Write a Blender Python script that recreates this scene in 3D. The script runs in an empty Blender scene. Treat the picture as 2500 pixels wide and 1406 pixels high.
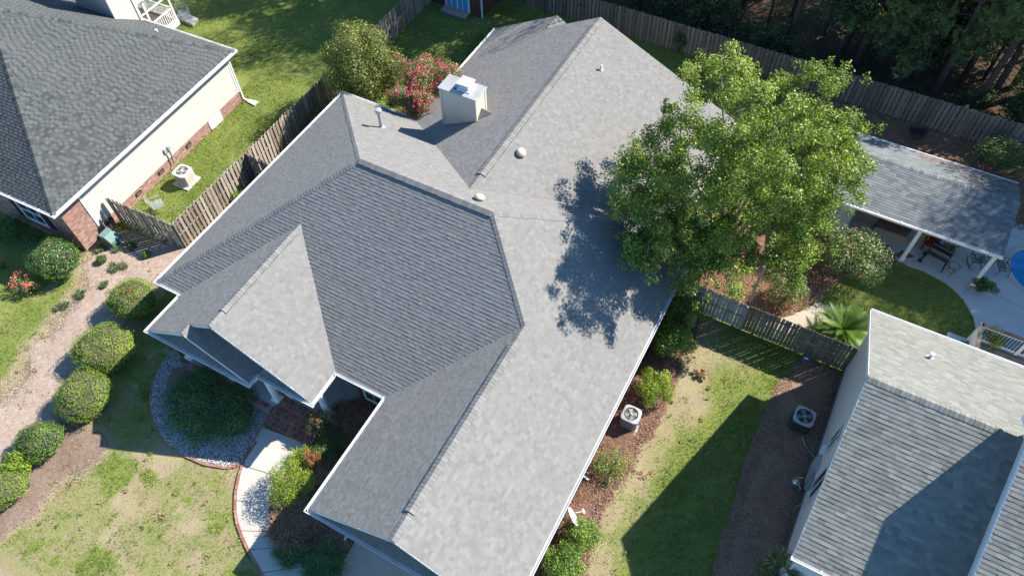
import bpy, math, random
import numpy as np
from mathutils import Vector, Matrix, Quaternion

random.seed(7)
RNG = np.random.default_rng(7)
SC = bpy.context.scene
COL = SC.collection

# ------------------------------------------------------------------ camera
CAM_H = 29.0
FPX = 1835.9391335872253            # focal length in photo pixels (photo 2500 x 1406)
CM = np.array([[0.8804859, 0.4737681, -0.0169841], [0.3779588, -0.7231511, -0.5781001], [-0.2861675, 0.5025897, -0.8157891]])
cam_d = bpy.data.cameras.new('camera')
cam = bpy.data.objects.new('camera', cam_d); COL.objects.link(cam)
cam_d.sensor_width = 36.0; cam_d.lens = 36.0 * FPX / 2500.0
cam_d.clip_start = 0.1; cam_d.clip_end = 500.0
mw = Matrix.Identity(4)
for i in range(3):
    mw[i][0] = CM[0][i]; mw[i][1] = -CM[1][i]; mw[i][2] = -CM[2][i]
mw[2][3] = CAM_H
cam.matrix_world = mw
SC.camera = cam

# ------------------------------------------------------------------ light
SUN_EL, SUN_AZ = math.radians(41.0), math.radians(50.0)
SDIR = Vector((math.cos(SUN_EL)*math.cos(SUN_AZ), math.cos(SUN_EL)*math.sin(SUN_AZ), math.sin(SUN_EL)))
W = bpy.data.worlds.new('World'); SC.world = W; W.use_nodes = True
wn = W.node_tree.nodes; wl = W.node_tree.links
sky = wn.new('ShaderNodeTexSky'); sky.sky_type = 'NISHITA'; sky.sun_disc = False
sky.sun_elevation = SUN_EL; sky.sun_rotation = math.pi/2 - SUN_AZ
sky.air_density = 1.0; sky.dust_density = 0.3; sky.ozone_density = 2.5
bg = wn.get('Background'); mxs = wn.new('ShaderNodeMix'); mxs.data_type = 'RGBA'; mxs.blend_type = 'MULTIPLY'; mxs.inputs[0].default_value = 1.0; mxs.inputs[7].default_value = (.60, .88, 1.06, 1)
wl.new(sky.outputs[0], mxs.inputs[6]); wl.new(mxs.outputs[2], bg.inputs[0]); bg.inputs[1].default_value = 0.108
sd = bpy.data.lights.new('sun', 'SUN'); sd.energy = 5.0; sd.angle = math.radians(0.5); sd.color = (1.0, 0.94, 0.85)
sun = bpy.data.objects.new('sun', sd); COL.objects.link(sun)
sun.rotation_euler = SDIR.to_track_quat('Z', 'Y').to_euler(); sun.location = (20, 25, 60)
vs = SC.view_settings
vs.view_transform = 'Standard'; vs.look = 'None'; vs.gamma = 1.0; vs.use_curve_mapping = False
vs.exposure = 1.02

# ------------------------------------------------------------------ measuring helpers
def G(u, v, z=0.0):
    d = CM.T @ np.array([(u-1250)/FPX, (v-703)/FPX, 1.0]); t = (z-CAM_H)/d[2]
    return Vector((d[0]*t, d[1]*t, z))
def PX(p):
    c = CM @ (np.array(p, float) - np.array([0, 0, CAM_H])); return 1250+FPX*c[0]/c[2], 703+FPX*c[1]/c[2], c[2]
def ppm(p): return FPX / PX(p)[2]

# ------------------------------------------------------------------ noise
_NG = RNG.random((256, 256))
def vnoise(x, y):
    xi = np.floor(x).astype(int); yi = np.floor(y).astype(int); fx = x-xi; fy = y-yi
    fx = fx*fx*(3-2*fx); fy = fy*fy*(3-2*fy)
    g = lambda a, b: _NG[a % 256, b % 256]
    return (g(xi, yi)*(1-fx)+g(xi+1, yi)*fx)*(1-fy)+(g(xi, yi+1)*(1-fx)+g(xi+1, yi+1)*fx)*fy
def fbm(x, y, s=1.0, o=3):
    r = 0; a = .5; t = 0
    for i in range(o):
        r = r+a*vnoise(x*s+17*i, y*s+31*i); t += a; a *= .5; s *= 2.1
    return r/t
def inpoly(x, y, P):
    P = np.asarray(P, float); c = np.zeros(np.shape(x), bool); n = len(P); j = n-1
    for i in range(n):
        xi, yi = P[i][:2]; xj, yj = P[j][:2]
        if yi != yj:
            c ^= ((yi > y) != (yj > y)) & (x < (xj-xi)*(y-yi)/(yj-yi)+xi)
        j = i
    return c
def sdf(x, y, P):
    """signed distance, positive inside"""
    P = np.asarray(P, float)[:, :2]; d = np.full(np.shape(x), 1e9); n = len(P)
    for i in range(n):
        a = P[i]; b = P[(i+1) % n]; e = b-a; L = max(e@e, 1e-9)
        t = np.clip(((x-a[0])*e[0]+(y-a[1])*e[1])/L, 0, 1)
        d = np.minimum(d, np.hypot(x-a[0]-t*e[0], y-a[1]-t*e[1]))
    return np.where(inpoly(x, y, P), d, -d)

# ------------------------------------------------------------------ objects
def tag(o, label=None, cat=None, group=None, kind=None):
    if label: o['label'] = label
    if cat: o['category'] = cat
    if group: o['group'] = group
    if kind: o['kind'] = kind
    return o
def thing(name, label, cat, loc=(0, 0, 0), rot=0.0, group=None):
    o = bpy.data.objects.new(name, None); o.empty_display_size = .3
    COL.objects.link(o); o.location = loc; o.rotation_euler = (0, 0, rot)
    return tag(o, label, cat, group)
def wloc(o):
    v = Vector((0, 0, 0))
    while o is not None:
        v += Vector(o.location); o = o.parent
    return v
class MB:
    def __init__(s): s.v = []; s.f = []; s.t = []
    def add(s, vs, fs, tint=.5):
        n = len(s.v); s.v.extend([tuple(p) for p in vs]); s.f.extend([tuple(i+n for i in f) for f in fs]); s.t.extend([tint]*len(fs))
    def quad(s, a, b, c, d, tint=.5): s.add([a, b, c, d], [(0, 1, 2, 3)], tint)
    def box(s, lo, hi, tint=.5, M=None):
        x0, y0, z0 = lo; x1, y1, z1 = hi
        v = [(x0, y0, z0), (x1, y0, z0), (x1, y1, z0), (x0, y1, z0), (x0, y0, z1), (x1, y0, z1), (x1, y1, z1), (x0, y1, z1)]
        if M is not None: v = [M @ Vector(p) for p in v]
        s.add(v, [(3, 2, 1, 0), (4, 5, 6, 7), (0, 1, 5, 4), (1, 2, 6, 5), (2, 3, 7, 6), (3, 0, 4, 7)], tint)
    def bar(s, p, q, w, h, tint=.5, up=(0, 0, 1)):
        """a box beam from p to q, w wide (sideways), h high"""
        p = Vector(p); q = Vector(q); d = (q-p); L = d.length
        if L < 1e-6: return
        d /= L; u = Vector(up); r = d.cross(u)
        if r.length < 1e-3: r = d.cross(Vector((1, 0, 0)))
        r.normalize(); u = r.cross(d).normalized()
        M = Matrix((( r.x, d.x, u.x, p.x), (r.y, d.y, u.y, p.y), (r.z, d.z, u.z, p.z), (0, 0, 0, 1)))
        s.box((-w/2, 0, -h/2), (w/2, L, h/2), tint, M)
    def tube(s, pts, rad, n=8, tint=.5, cap=True):
        pts = [Vector(p) for p in pts]
        if not hasattr(rad, '__len__'): rad = [rad]*len(pts)
        base = len(s.v); prev = None
        for i, p in enumerate(pts):
            d = (pts[min(i+1, len(pts)-1)]-pts[max(i-1, 0)]).normalized()
            if prev is None:
                r = d.orthogonal().normalized()
            else:
                r = (prev-d*prev.dot(d))
                r = r.normalized() if r.length > 1e-4 else d.orthogonal().normalized()
            prev = r; b = d.cross(r)
            for k in range(n):
                a = 2*math.pi*k/n; s.v.append(tuple(p+(r*math.cos(a)+b*math.sin(a))*rad[i]))
        m = len(pts)
        for i in range(m-1):
            for k in range(n):
                s.f.append((base+i*n+k, base+i*n+(k+1) % n, base+(i+1)*n+(k+1) % n, base+(i+1)*n+k)); s.t.append(tint)
        if cap:
            s.f.append(tuple(base+k for k in reversed(range(n)))); s.t.append(tint)
            s.f.append(tuple(base+(m-1)*n+k for k in range(n))); s.t.append(tint)
    def lathe(s, c, prof, n=20, tint=.5, sx=1, sy=1):
        base = len(s.v); c = Vector(c)
        for (r, z) in prof:
            for k in range(n):
                a = 2*math.pi*k/n; s.v.append((c.x+r*math.cos(a)*sx, c.y+r*math.sin(a)*sy, c.z+z))
        for i in range(len(prof)-1):
            for k in range(n):
                s.f.append((base+i*n+k, base+i*n+(k+1) % n, base+(i+1)*n+(k+1) % n, base+(i+1)*n+k)); s.t.append(tint)
        s.f.append(tuple(base+k for k in reversed(range(n)))); s.t.append(tint)
        s.f.append(tuple(base+(len(prof)-1)*n+k for k in range(n))); s.t.append(tint)
    def prism(s, poly, z0, z1, tint=.5):
        n = len(poly); b = [(p[0], p[1], z0) for p in poly]+[(p[0], p[1], z1) for p in poly]
        s.add(b, [tuple(reversed(range(n))), tuple(range(n, 2*n))]+[(i, (i+1) % n, n+(i+1) % n, n+i) for i in range(n)], tint)
    def extrude(s, prof3, vec, tint=.5):
        """closed profile of 3-D points swept along vec"""
        n = len(prof3); vec = Vector(vec); a = [Vector(p) for p in prof3]; b = [p+vec for p in a]
        s.add(a+b, [tuple(range(n)), tuple(reversed(range(n, 2*n)))]+[(i, n+i, n+(i+1) % n, (i+1) % n) for i in range(n)], tint)
    def mesh(s, name, mat, off=Vector((0, 0, 0)), smooth=False, fix=True):
        me = bpy.data.meshes.new(name)
        me.from_pydata([(a-off.x, b-off.y, c-off.z) for a, b, c in s.v], [], s.f)
        at = me.attributes.new('tint', 'FLOAT', 'FACE'); at.data.foreach_set('value', np.array(s.t, dtype=np.float32))
        if mat: me.materials.append(mat)
        if smooth: me.polygons.foreach_set('use_smooth', np.ones(len(me.polygons), bool))
        me.update()
        if fix:
            import bmesh
            bm = bmesh.new(); bm.from_mesh(me); bmesh.ops.recalc_face_normals(bm, faces=bm.faces); bm.to_mesh(me); bm.free()
        return me
    def build(s, name, mat, parent=None, world=True, smooth=False, fix=True, bevel=0):
        off = wloc(parent) if (parent is not None and world) else Vector((0, 0, 0))
        o = bpy.data.objects.new(name, s.mesh(name, mat, off, smooth, fix)); COL.objects.link(o)
        if parent is not None: o.parent = parent
        if bevel:
            b = o.modifiers.new('bevel', 'BEVEL'); b.width = bevel; b.segments = 2; b.limit_method = 'ANGLE'
        return o
def np_obj(name, V, F, mat, parent=None, tint=None, smooth=False):
    """V (n,3) world coordinates, F (m,k) with one k"""
    V = np.asarray(V, np.float32)
    if parent is not None: V = V-np.array(wloc(parent), np.float32)
    F = np.asarray(F, np.int32); me = bpy.data.meshes.new(name)
    me.vertices.add(len(V)); me.vertices.foreach_set('co', V.ravel())
    me.loops.add(F.size); me.loops.foreach_set('vertex_index', F.ravel())
    me.polygons.add(len(F)); me.polygons.foreach_set('loop_start', np.arange(0, F.size, F.shape[1], dtype=np.int32))
    if smooth: me.polygons.foreach_set('use_smooth', np.ones(len(F), bool))
    if tint is not None:
        at = me.attributes.new('tint', 'FLOAT', 'FACE'); at.data.foreach_set('value', np.asarray(tint, np.float32))
    me.update(calc_edges=True); me.materials.append(mat)
    o = bpy.data.objects.new(name, me); COL.objects.link(o)
    if parent is not None: o.parent = parent
    return o
def dup(root, loc, rot, label, group=None):
    """copy of a thing with copies of its parts and sub-parts (mesh data shared)"""
    def rec(o, par):
        c = o.copy(); COL.objects.link(c)
        if par is not None: c.parent = par
        for ch in list(o.children): rec(ch, c)
        return c
    r = rec(root, None); r.location = loc; r.rotation_euler = (0, 0, rot); r['label'] = label
    if group: r['group'] = group
    return r

# ------------------------------------------------------------------ materials
def srgb(r, g, b):
    f = lambda c: (c/255/12.92) if c/255 <= .04045 else ((c/255+.055)/1.055)**2.4
    return (f(r), f(g), f(b), 1)
class NT:
    def __init__(s, name):
        s.m = bpy.data.materials.new(name); s.m.use_nodes = True; s.t = s.m.node_tree; s.n = s.t.nodes; s.l = s.t.links
        s.b = s.n.get('Principled BSDF'); s.out = s.n.get('Material Output')
    def new(s, k, **kw):
        n = s.n.new(k)
        for a, v in kw.items(): setattr(n, a, v)
        return n
    def obj(s): return s.new('ShaderNodeTexCoord').outputs['Object']
    def pos(s): return s.new('ShaderNodeNewGeometry').outputs['Position']
    def noise(s, vec, scale, detail=4, rough=.6, dist=0, sc=None):
        if sc is not None:
            mp = s.new('ShaderNodeMapping'); mp.inputs['Scale'].default_value = sc; s.l.new(vec, mp.inputs[0]); vec = mp.outputs[0]
        n = s.new('ShaderNodeTexNoise'); n.inputs['Scale'].default_value = scale; n.inputs['Detail'].default_value = detail
        n.inputs['Roughness'].default_value = rough; n.inputs['Distortion'].default_value = dist; s.l.new(vec, n.inputs['Vector']); return n.outputs['Fac']
    def ramp(s, fac, stops, interp='LINEAR'):
        r = s.new('ShaderNodeValToRGB'); e = r.color_ramp; e.interpolation = interp
        while len(e.elements) < len(stops): e.elements.new(.5)
        for el, (p, c) in zip(e.elements, stops):
            el.position = p; el.color = c if hasattr(c, '__len__') else (c, c, c, 1)
        s.l.new(fac, r.inputs[0]); return r.outputs['Color']
    def mix(s, fac, a, b, mode='MIX'):
        n = s.new('ShaderNodeMix', data_type='RGBA', blend_type=mode)
        for i, v in ((0, fac), (6, a), (7, b)):
            if hasattr(v, 'is_linked') or hasattr(v, 'links'): s.l.new(v, n.inputs[i])
            elif i == 0: n.inputs[0].default_value = v
            else: n.inputs[i].default_value = v
        return n.outputs[2]
    def math(s, op, a, b=0, clamp=False):
        n = s.new('ShaderNodeMath', operation=op); n.use_clamp = clamp
        for i, v in ((0, a), (1, b)):
            if hasattr(v, 'links'): s.l.new(v, n.inputs[i])
            else: n.inputs[i].default_value = v
        return n.outputs[0]
    def attr(s, name): return s.new('ShaderNodeAttribute', attribute_name=name).outputs['Fac']
    def col(s, c):
        if hasattr(c, 'links'): s.l.new(c, s.b.inputs['Base Color'])
        else: s.b.inputs['Base Color'].default_value = c
        return s
    def set(s, rough=None, metal=None, spec=None):
        if rough is not None: s.b.inputs['Roughness'].default_value = rough
        if metal is not None: s.b.inputs['Metallic'].default_value = metal
        if spec is not None: s.b.inputs['Specular IOR Level'].default_value = spec
        return s
    def bump(s, h, strength=.4, dist=.01):
        b = s.new('ShaderNodeBump'); b.inputs['Strength'].default_value = strength; b.inputs['Distance'].default_value = dist
        s.l.new(h, b.inputs['Height']); s.l.new(b.outputs[0], s.b.inputs['Normal']); return s

def plain(name, c, rough=.6, var=.15, scale=6, metal=0, bump=.15, spec=.4, dirt=None):
    k = NT(name); P = k.pos(); n = k.noise(P, scale, 5); n2 = k.noise(P, scale*14, 3)
    f = k.math('ADD', k.math('MULTIPLY', n, .7), k.math('MULTIPLY', n2, .3))
    lo = tuple(x*(1-var) for x in c[:3])+(1,); hi = tuple(min(1, x*(1+var)) for x in c[:3])+(1,)
    cc = k.ramp(f, [(.3, lo), (.7, hi)])
    if dirt:
        d = k.ramp(k.noise(P, scale*.6, 6, .7), [(.52, 0.0), (.72, 1.0)]); cc = k.mix(k.math('MULTIPLY', d, .55), cc, dirt)
    k.col(cc).set(rough, metal, spec)
    if bump: k.bump(n2, bump, .004)
    return k.m
def tinted(name, stops, rough=.8, grain=200, gv=.25, use_obj=False, patch=None, spec=.3, bump=.3):
    """colour from the per-piece tint, fine grain on top"""
    k = NT(name)
    t = k.new('ShaderNodeObjectInfo').outputs['Random'] if use_obj else k.attr('tint')
    P = k.pos(); c = k.ramp(t, stops)
    g = k.noise(P, grain, 2); c = k.mix(1.0, c, k.ramp(g, [(.25, 1-gv), (.75, 1+gv)]), 'MULTIPLY')
    if patch:
        p = k.noise(P, patch[0], 4); c = k.mix(k.math('MULTIPLY', k.ramp(p, [(.45, 0.0), (.7, 1.0)]), patch[2]), c, patch[1])
    k.col(c).set(rough, 0, spec)
    if bump: k.bump(g, bump, .003)
    return k.m
def leafmat(name, stops, trans=.35, rough=.45, spec=.35, tcol=(1.25, 1.2, .5)):
    k = NT(name); t = k.attr('tint'); c = k.ramp(t, stops); k.col(c).set(rough, 0, spec)
    tr = k.new('ShaderNodeBsdfTranslucent'); c2 = k.mix(1.0, c, tcol+(1,), 'MULTIPLY'); k.l.new(c2, tr.inputs[0])
    mx = k.new('ShaderNodeMixShader'); mx.inputs[0].default_value = trans
    k.l.new(k.b.outputs[0], mx.inputs[1]); k.l.new(tr.outputs[0], mx.inputs[2]); k.l.new(mx.outputs[0], k.out.inputs[0])
    return k.m
def lin(*c): return tuple(c)+(1,)
def S3(a, b, c): return [(0, a), (.5, b), (1, c)]

M = {}
# main house: charcoal-grey laminated shingles; left: greyer, stronger blend; right: green-grey; pavilion
SH = {
 'main': S3(lin(.18, .176, .166), lin(.208, .203, .192), lin(.24, .234, .221)),
 'left': S3(lin(.052, .056, .056), lin(.085, .092, .091), lin(.116, .125, .121)),
 'right': S3(lin(.17, .172, .153), lin(.215, .217, .193), lin(.265, .264, .236)),
 'pav': S3(lin(.12, .132, .135), lin(.165, .18, .182), lin(.22, .235, .23))}
for k_, st in SH.items():
    pt = (.35, lin(.14, .14, .145), .18) if k_ != 'main' else (.25, lin(.2, .196, .188), .12)
    M['sh_'+k_] = tinted('shingle_'+k_, st, .92, 160, .2, False, pt, .15)
    M['shp_'+k_] = tinted('shingle_piece_'+k_, st, .92, 160, .2, True, pt, .15)
M['white'] = plain('white_paint', lin(.80, .80, .79), .45, .04, 2)
M['trim'] = plain('white_trim', lin(.72, .72, .71), .5, .08, 1.5, dirt=lin(.45, .42, .38))
M['gutter'] = plain('white_gutter', lin(.78, .78, .78), .35, .05, 2, dirt=lin(.5, .46, .4))
M['siding_left'] = plain('cream_siding', lin(.54, .52, .475), .6, .05, 1.2)
M['siding_right'] = plain('pale_siding', lin(.74, .72, .69), .6, .05, 1.2)
M['siding_chim'] = plain('beige_siding', lin(.58, .54, .44), .65, .06, 2)
M['dark'] = plain('dark_gap', lin(.02, .02, .022), .9, .2, 3)
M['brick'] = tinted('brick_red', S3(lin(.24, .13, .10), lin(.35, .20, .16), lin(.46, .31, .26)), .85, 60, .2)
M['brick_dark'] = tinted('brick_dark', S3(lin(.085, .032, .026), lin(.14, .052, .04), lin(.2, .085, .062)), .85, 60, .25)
M['brick_obj'] = tinted('brick_piece', S3(lin(.18, .08, .06), lin(.29, .125, .095), lin(.40, .19, .15)), .85, 60, .25, True)
M['edging'] = tinted('brick_edging', S3(lin(.25, .105, .075), lin(.33, .155, .11), lin(.40, .22, .16)), .85, 40, .25, True)
M['mortar'] = plain('mortar', lin(.30, .26, .22), .95, .15, 20)
M['concrete'] = plain('concrete', lin(.47, .435, .385), .9, .12, .8, dirt=lin(.33, .3, .26))
M['conc_drive'] = plain('driveway_concrete', lin(.40, .36, .30), .9, .15, .7, dirt=lin(.26, .23, .2))
M['patio'] = plain('patio_concrete', lin(.50, .49, .47), .9, .1, .6, dirt=lin(.36, .35, .33))
M['porch'] = plain('porch_floor', lin(.38, .38, .37), .7, .08, 1)
def wood(name, a, b, c, use_obj=True):
    k = NT(name); P = k.pos(); t = k.new('ShaderNodeObjectInfo').outputs['Random'] if use_obj else k.attr('tint')
    g = k.noise(P, 9, 5, .7, sc=(6, 6, .6)); n = k.noise(P, 2.2, 4)
    f = k.math('ADD', k.math('MULTIPLY', t, .45), k.math('ADD', k.math('MULTIPLY', g, .35), k.math('MULTIPLY', n, .25)))
    k.col(k.ramp(f, [(.2, a), (.52, b), (.85, c)])).set(.85, 0, .2); k.bump(g, .4, .004); return k.m
M['fence'] = wood('weathered_wood', lin(.17, .132, .095), lin(.35, .29, .23), lin(.53, .47, .40))
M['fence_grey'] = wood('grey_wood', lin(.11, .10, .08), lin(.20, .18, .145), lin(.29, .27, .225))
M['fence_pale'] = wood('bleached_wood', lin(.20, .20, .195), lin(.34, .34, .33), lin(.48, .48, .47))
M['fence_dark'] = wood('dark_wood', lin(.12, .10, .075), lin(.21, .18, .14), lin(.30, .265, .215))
M['deck_rail'] = wood('brown_wood', lin(.14, .09, .06), lin(.24, .17, .12), lin(.34, .26, .2))
M['bark'] = tinted('bark', S3(lin(.05, .038, .03), lin(.095, .075, .06), lin(.16, .135, .11)), .95, 25, .5, bump=1)
M['bark_pale'] = tinted('birch_bark', S3(lin(.22, .16, .13), lin(.32, .25, .21), lin(.42, .35, .3)), .9, 18, .4, bump=1)
M['metal_grey'] = plain('grey_metal', lin(.42, .43, .44), .45, .06, 4, .2)
M['ac_beige'] = plain('beige_metal', lin(.50, .47, .41), .5, .08, 4)
M['ac_dark'] = plain('dark_grille', lin(.06, .062, .065), .6, .2, 5)
M['ac_fin'] = plain('coil_grille', lin(.27, .265, .25), .6, .1, 5)
M['black'] = plain('black_metal', lin(.018, .02, .02), .4, .2, 5)
M['iron'] = plain('green_black_iron', lin(.03, .04, .038), .5, .2, 5)
M['glass'] = plain('window_glass', lin(.03, .038, .05), .06, .1, 1, spec=.8, bump=0)
M['shutter'] = plain('dark_shutter', lin(.02, .021, .026), .5, .15, 4)
M['blue_door'] = plain('sky_blue_paint', lin(.05, .42, .76), .5, .08, 3)
M['util'] = plain('green_box_paint', lin(.12, .22, .185), .5, .08, 2)
M['dome'] = plain('acrylic_dome', lin(.60, .52, .37), .25, .05, 6, bump=0)
M['cap'] = plain('galvanised_cap', lin(.44, .45, .45), .45, .06, 2, .3, dirt=lin(.36, .30, .22))
M['rust'] = plain('rust', lin(.20, .07, .03), .9, .3, 9)
M['water'] = plain('pool_water', lin(.02, .24, .50), .12, .3, 1.4, bump=.6, spec=.4)
M['pool_tile'] = plain('pool_liner', lin(.03, .24, .46), .4, .15, 2)
M['red'] = plain('red_cloth', lin(.22, .03, .02), .8, .2, 5)
M['blue'] = plain('blue_plastic', lin(.015, .06, .22), .5, .15, 5)
M['card'] = plain('tan_box', lin(.22, .13, .075), .8, .15, 5)
M['brown_board'] = plain('brown_board', lin(.075, .05, .035), .8, .2, 4)
M['taupe'] = plain('taupe_paint', lin(.22, .20, .18), .7, .1, 3)
M['steel'] = plain('steel', lin(.5, .5, .48), .3, .1, 4, .8)
M['stone'] = tinted('white_stone', S3(lin(.26, .25, .24), lin(.48, .46, .44), lin(.72, .71, .69)), .8, 40, .2)

# ================================================================== roofs
def in_frame(p, m=0):
    u, v, d = PX(p); return -m < u < 2500+m and -m < v < 1406+m
def clip_poly(P, Q):
    """Sutherland-Hodgman: P clipped by the convex polygon Q (both 2-D, Q ccw)"""
    out = P
    for i in range(len(Q)):
        a = Q[i]; b = Q[(i+1) % len(Q)]; ex, ey = b[0]-a[0], b[1]-a[1]; inp = out; out = []
        if not inp: return out
        for j in range(len(inp)):
            p = inp[j-1]; q = inp[j]
            sp = ex*(p[1]-a[1])-ey*(p[0]-a[0]); sq = ex*(q[1]-a[1])-ey*(q[0]-a[0])
            if (sp >= 0) != (sq >= 0):
                t = sp/(sp-sq); out.append((p[0]+(q[0]-p[0])*t, p[1]+(q[1]-p[1])*t))
            if sq >= 0: out.append(q)
    return out
class Roof:
    """collects shingle tabs over several slopes of one building, then makes the parts"""
    def __init__(s, style, widths, expo=.145, thick=.009, lam=.006, plam=.35):
        s.tabs = []; s.caps = []; s.vents = []; s.decks = MB(); s.style = style; s.w = widths; s.expo = expo; s.th = thick; s.lam = lam; s.pl = plam
    def slope(s, poly, e, seed=0, deck=True):
        poly = [Vector(p) for p in poly]; rnd = random.Random(hash((seed, len(s.tabs))) & 0xffff)
        n = Vector((0, 0, 0))
        for i in range(len(poly)): n += poly[i].cross(poly[(i+1) % len(poly)])
        n.normalize()
        if n.z < 0: n = -n; poly = poly[::-1]
        e = Vector(e).normalized(); u = n.cross(e).normalized()
        if u.z < 0: e = -e; u = n.cross(e).normalized()
        o = min(poly, key=lambda p: p.dot(u))
        P2 = [((p-o).dot(e), (p-o).dot(u)) for p in poly]
        a0 = min(p[0] for p in P2); a1 = max(p[0] for p in P2); b1 = max(p[1] for p in P2)
        alt = False; k = 0
        while k*s.expo < b1-.02:
            b = k*s.expo; bt = b+s.expo; a = a0-rnd.random()*.25
            while a < a1:
                w = rnd.choice(s.w); tt = min(1, max(0, rnd.gauss(.5, .22)))
                if s.style == 'left':
                    alt = not alt; w = (.19 if alt else .115)*rnd.choice((.9, 1.0, 1.1)); w = round(w, 3); tt = min(1, max(0, rnd.gauss(.74 if alt else .2, .13)))
                r = [(a, b), (a+w, b), (a+w, bt), (a, bt)]
                c = clip_poly(r, P2)
                if len(c) >= 3:
                    ar = abs(sum(c[i-1][0]*c[i][1]-c[i][0]*c[i-1][1] for i in range(len(c))))/2
                    if ar > .002:
                        th = s.th+(s.lam if rnd.random() < s.pl else 0)
                        full = abs(ar-w*s.expo) < 1e-6
                        s.tabs.append((o, e, u, n, c, b, th, w if full else 0, tt))
                a += w
            k += 1
        if deck:
            s.decks.add([p-n*.012 for p in poly]+[p-n*.07 for p in poly],
                        [tuple(range(len(poly))), tuple(reversed(range(len(poly), 2*len(poly))))]+[(i, len(poly)+i, len(poly)+(i+1) % len(poly), (i+1) % len(poly)) for i in range(len(poly))])
    def ridge(s, p, q, d1, d2, w=.15, lift=.012, step=.15, seed=1):
        if lift > .03: s.vents.append((Vector(p), Vector(q), d1, d2, w, lift))
        """cap shingles from p to q; d1, d2 point down the two slopes"""
        p = Vector(p); q = Vector(q); L = (q-p).length; r = (q-p)/L; rnd = random.Random(seed)
        def perp(d):
            d = Vector(d); d = d-r*d.dot(r); return d.normalized()
        d1 = perp(d1); d2 = perp(d2); up = -(d1+d2)
        up = up.normalized() if up.length > 1e-3 else Vector((0, 0, 1))
        if up.z < 0: up = -up
        n1 = d1.cross(r); n1 = n1 if n1.z > 0 else -n1; n2 = d2.cross(r); n2 = n2 if n2.z > 0 else -n2
        t = 0
        while t < L-.08:
            s.caps.append((p+r*t, r, d1, d2, up, n1, n2, w*rnd.uniform(.94, 1.04), lift+rnd.uniform(0, .004), min(step*1.3, L-t), rnd.random())); t += step
    def make(s, house, deckname='roof_deck'):
        m_st, m_pc = M['sh_'+s.style], M['shp_'+s.style]
        s.decks.build(deckname, m_st, house)
        def tabgeo(t, off=Vector((0, 0, 0))):
            o, e, u, n, c, b, th, w, tint = t
            top = []; bot = []
            for (x, y) in c:
                h = th*(1-(y-b)/s.expo)+.003; q = o+e*x+u*y; top.append(q+n*h-off); bot.append(q-n*.006-off)
            k = len(c); return top+bot, [tuple(range(k))]+[(i, k+i, k+(i+1) % k, (i+1) % k) for i in range(k)]
        score = []
        for i, t in enumerate(s.tabs):
            if t[7] == 0: continue
            o, e, u, n, c, b, th, w, tint = t
            ctr = o+e*(c[0][0]+w/2)+u*(b+s.expo/2)
            if not in_frame(ctr, -6): continue
            vd = Vector((0, 0, CAM_H))-ctr; d = vd.length
            score.append((w*n.dot(vd)/d/d/d, i))
        score.sort(reverse=True); pick = set(i for _, i in score[:300])
        cache = {}; off0 = wloc(house)
        for i in pick:
            o, e, u, n, c, b, th, w, tint = s.tabs[i]; key = (w, round(th, 4))
            if key not in cache:
                mb = MB(); z = lambda y: th*(1-y/s.expo)+.003
                r = [(0, 0), (w, 0), (w, s.expo), (0, s.expo)]
                mb.add([(x, y, z(y)) for x, y in r]+[(x, y, -.006) for x, y in r], [(0, 1, 2, 3)]+[(j, 4+j, 4+(j+1) % 4, (j+1) % 4) for j in range(4)])
                cache[key] = mb.mesh('shingle', m_pc, fix=False)
            ob = bpy.data.objects.new('shingle', cache[key]); COL.objects.link(ob); ob.parent = house
            q = o+e*c[0][0]+u*b-off0
            ob.matrix_local = Matrix(((e.x, u.x, n.x, q.x), (e.y, u.y, n.y, q.y), (e.z, u.z, n.z, q.z), (0, 0, 0, 1)))
        mb = MB()
        for i, t in enumerate(s.tabs):
            if i not in pick:
                v, f = tabgeo(t); mb.add(v, f, t[8])
        if mb.v: tag(mb.build('shingle_courses', m_st, house, fix=False), kind='stuff')
        # caps
        def capgeo(c, off):
            p, r, d1, d2, up, n1, n2, w, l, L, tint = c; vv = []
            for tt, h in ((0, l+.012), (L, l)):
                q = p+r*tt-off
                b_ = h-.016 if l > .03 else -.01; vv += [q+d1*w+n1*h, q+up*(h+.004), q+d2*w+n2*h, q+d1*w+n1*b_, q+d2*w+n2*b_]
            return vv, [(0, 1, 6, 5), (1, 2, 7, 6), (0, 5, 8, 3), (2, 4, 9, 7), (3, 4, 2, 1, 0), (5, 6, 7, 9, 8)]
        cs = []
        for i, c in enumerate(s.caps):
            if in_frame(c[0], 0): cs.append(((Vector((0, 0, CAM_H))-c[0]).length, i))
        cs.sort(); pick = set(i for _, i in cs[:250]); rest = MB()
        for i, c in enumerate(s.caps):
            if i in pick:
                mb2 = MB(); v, f = capgeo(c, c[0]); mb2.add(v, f, c[10])
                ob = bpy.data.objects.new('ridge_cap', mb2.mesh('ridge_cap', m_pc)); COL.objects.link(ob); ob.parent = house; ob.location = c[0]-off0
            else:
                v, f = capgeo(c, Vector((0, 0, 0))); rest.add(v, f, c[10])
        if rest.v: tag(rest.build('ridge_caps', m_st, house), kind='stuff')
        for (p, q, d1, d2, w, l) in s.vents:
            r = (q-p).normalized(); mb = MB()
            for d in (d1, d2):
                d = Vector(d); d = (d-r*d.dot(r)).normalized(); n = d.cross(r); n = n if n.z > 0 else -n; wv = w+.012
                mb.extrude([p+n*.002, p+d*wv+n*.002, p+d*wv+n*.016, p+d*(w-.02)+n*(l-.022), p+n*(l-.022)], q-p)
            mb.build('ridge_vent', M['dark'], house)  # black vent body; its rim past the caps paints in their shadow line
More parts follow.
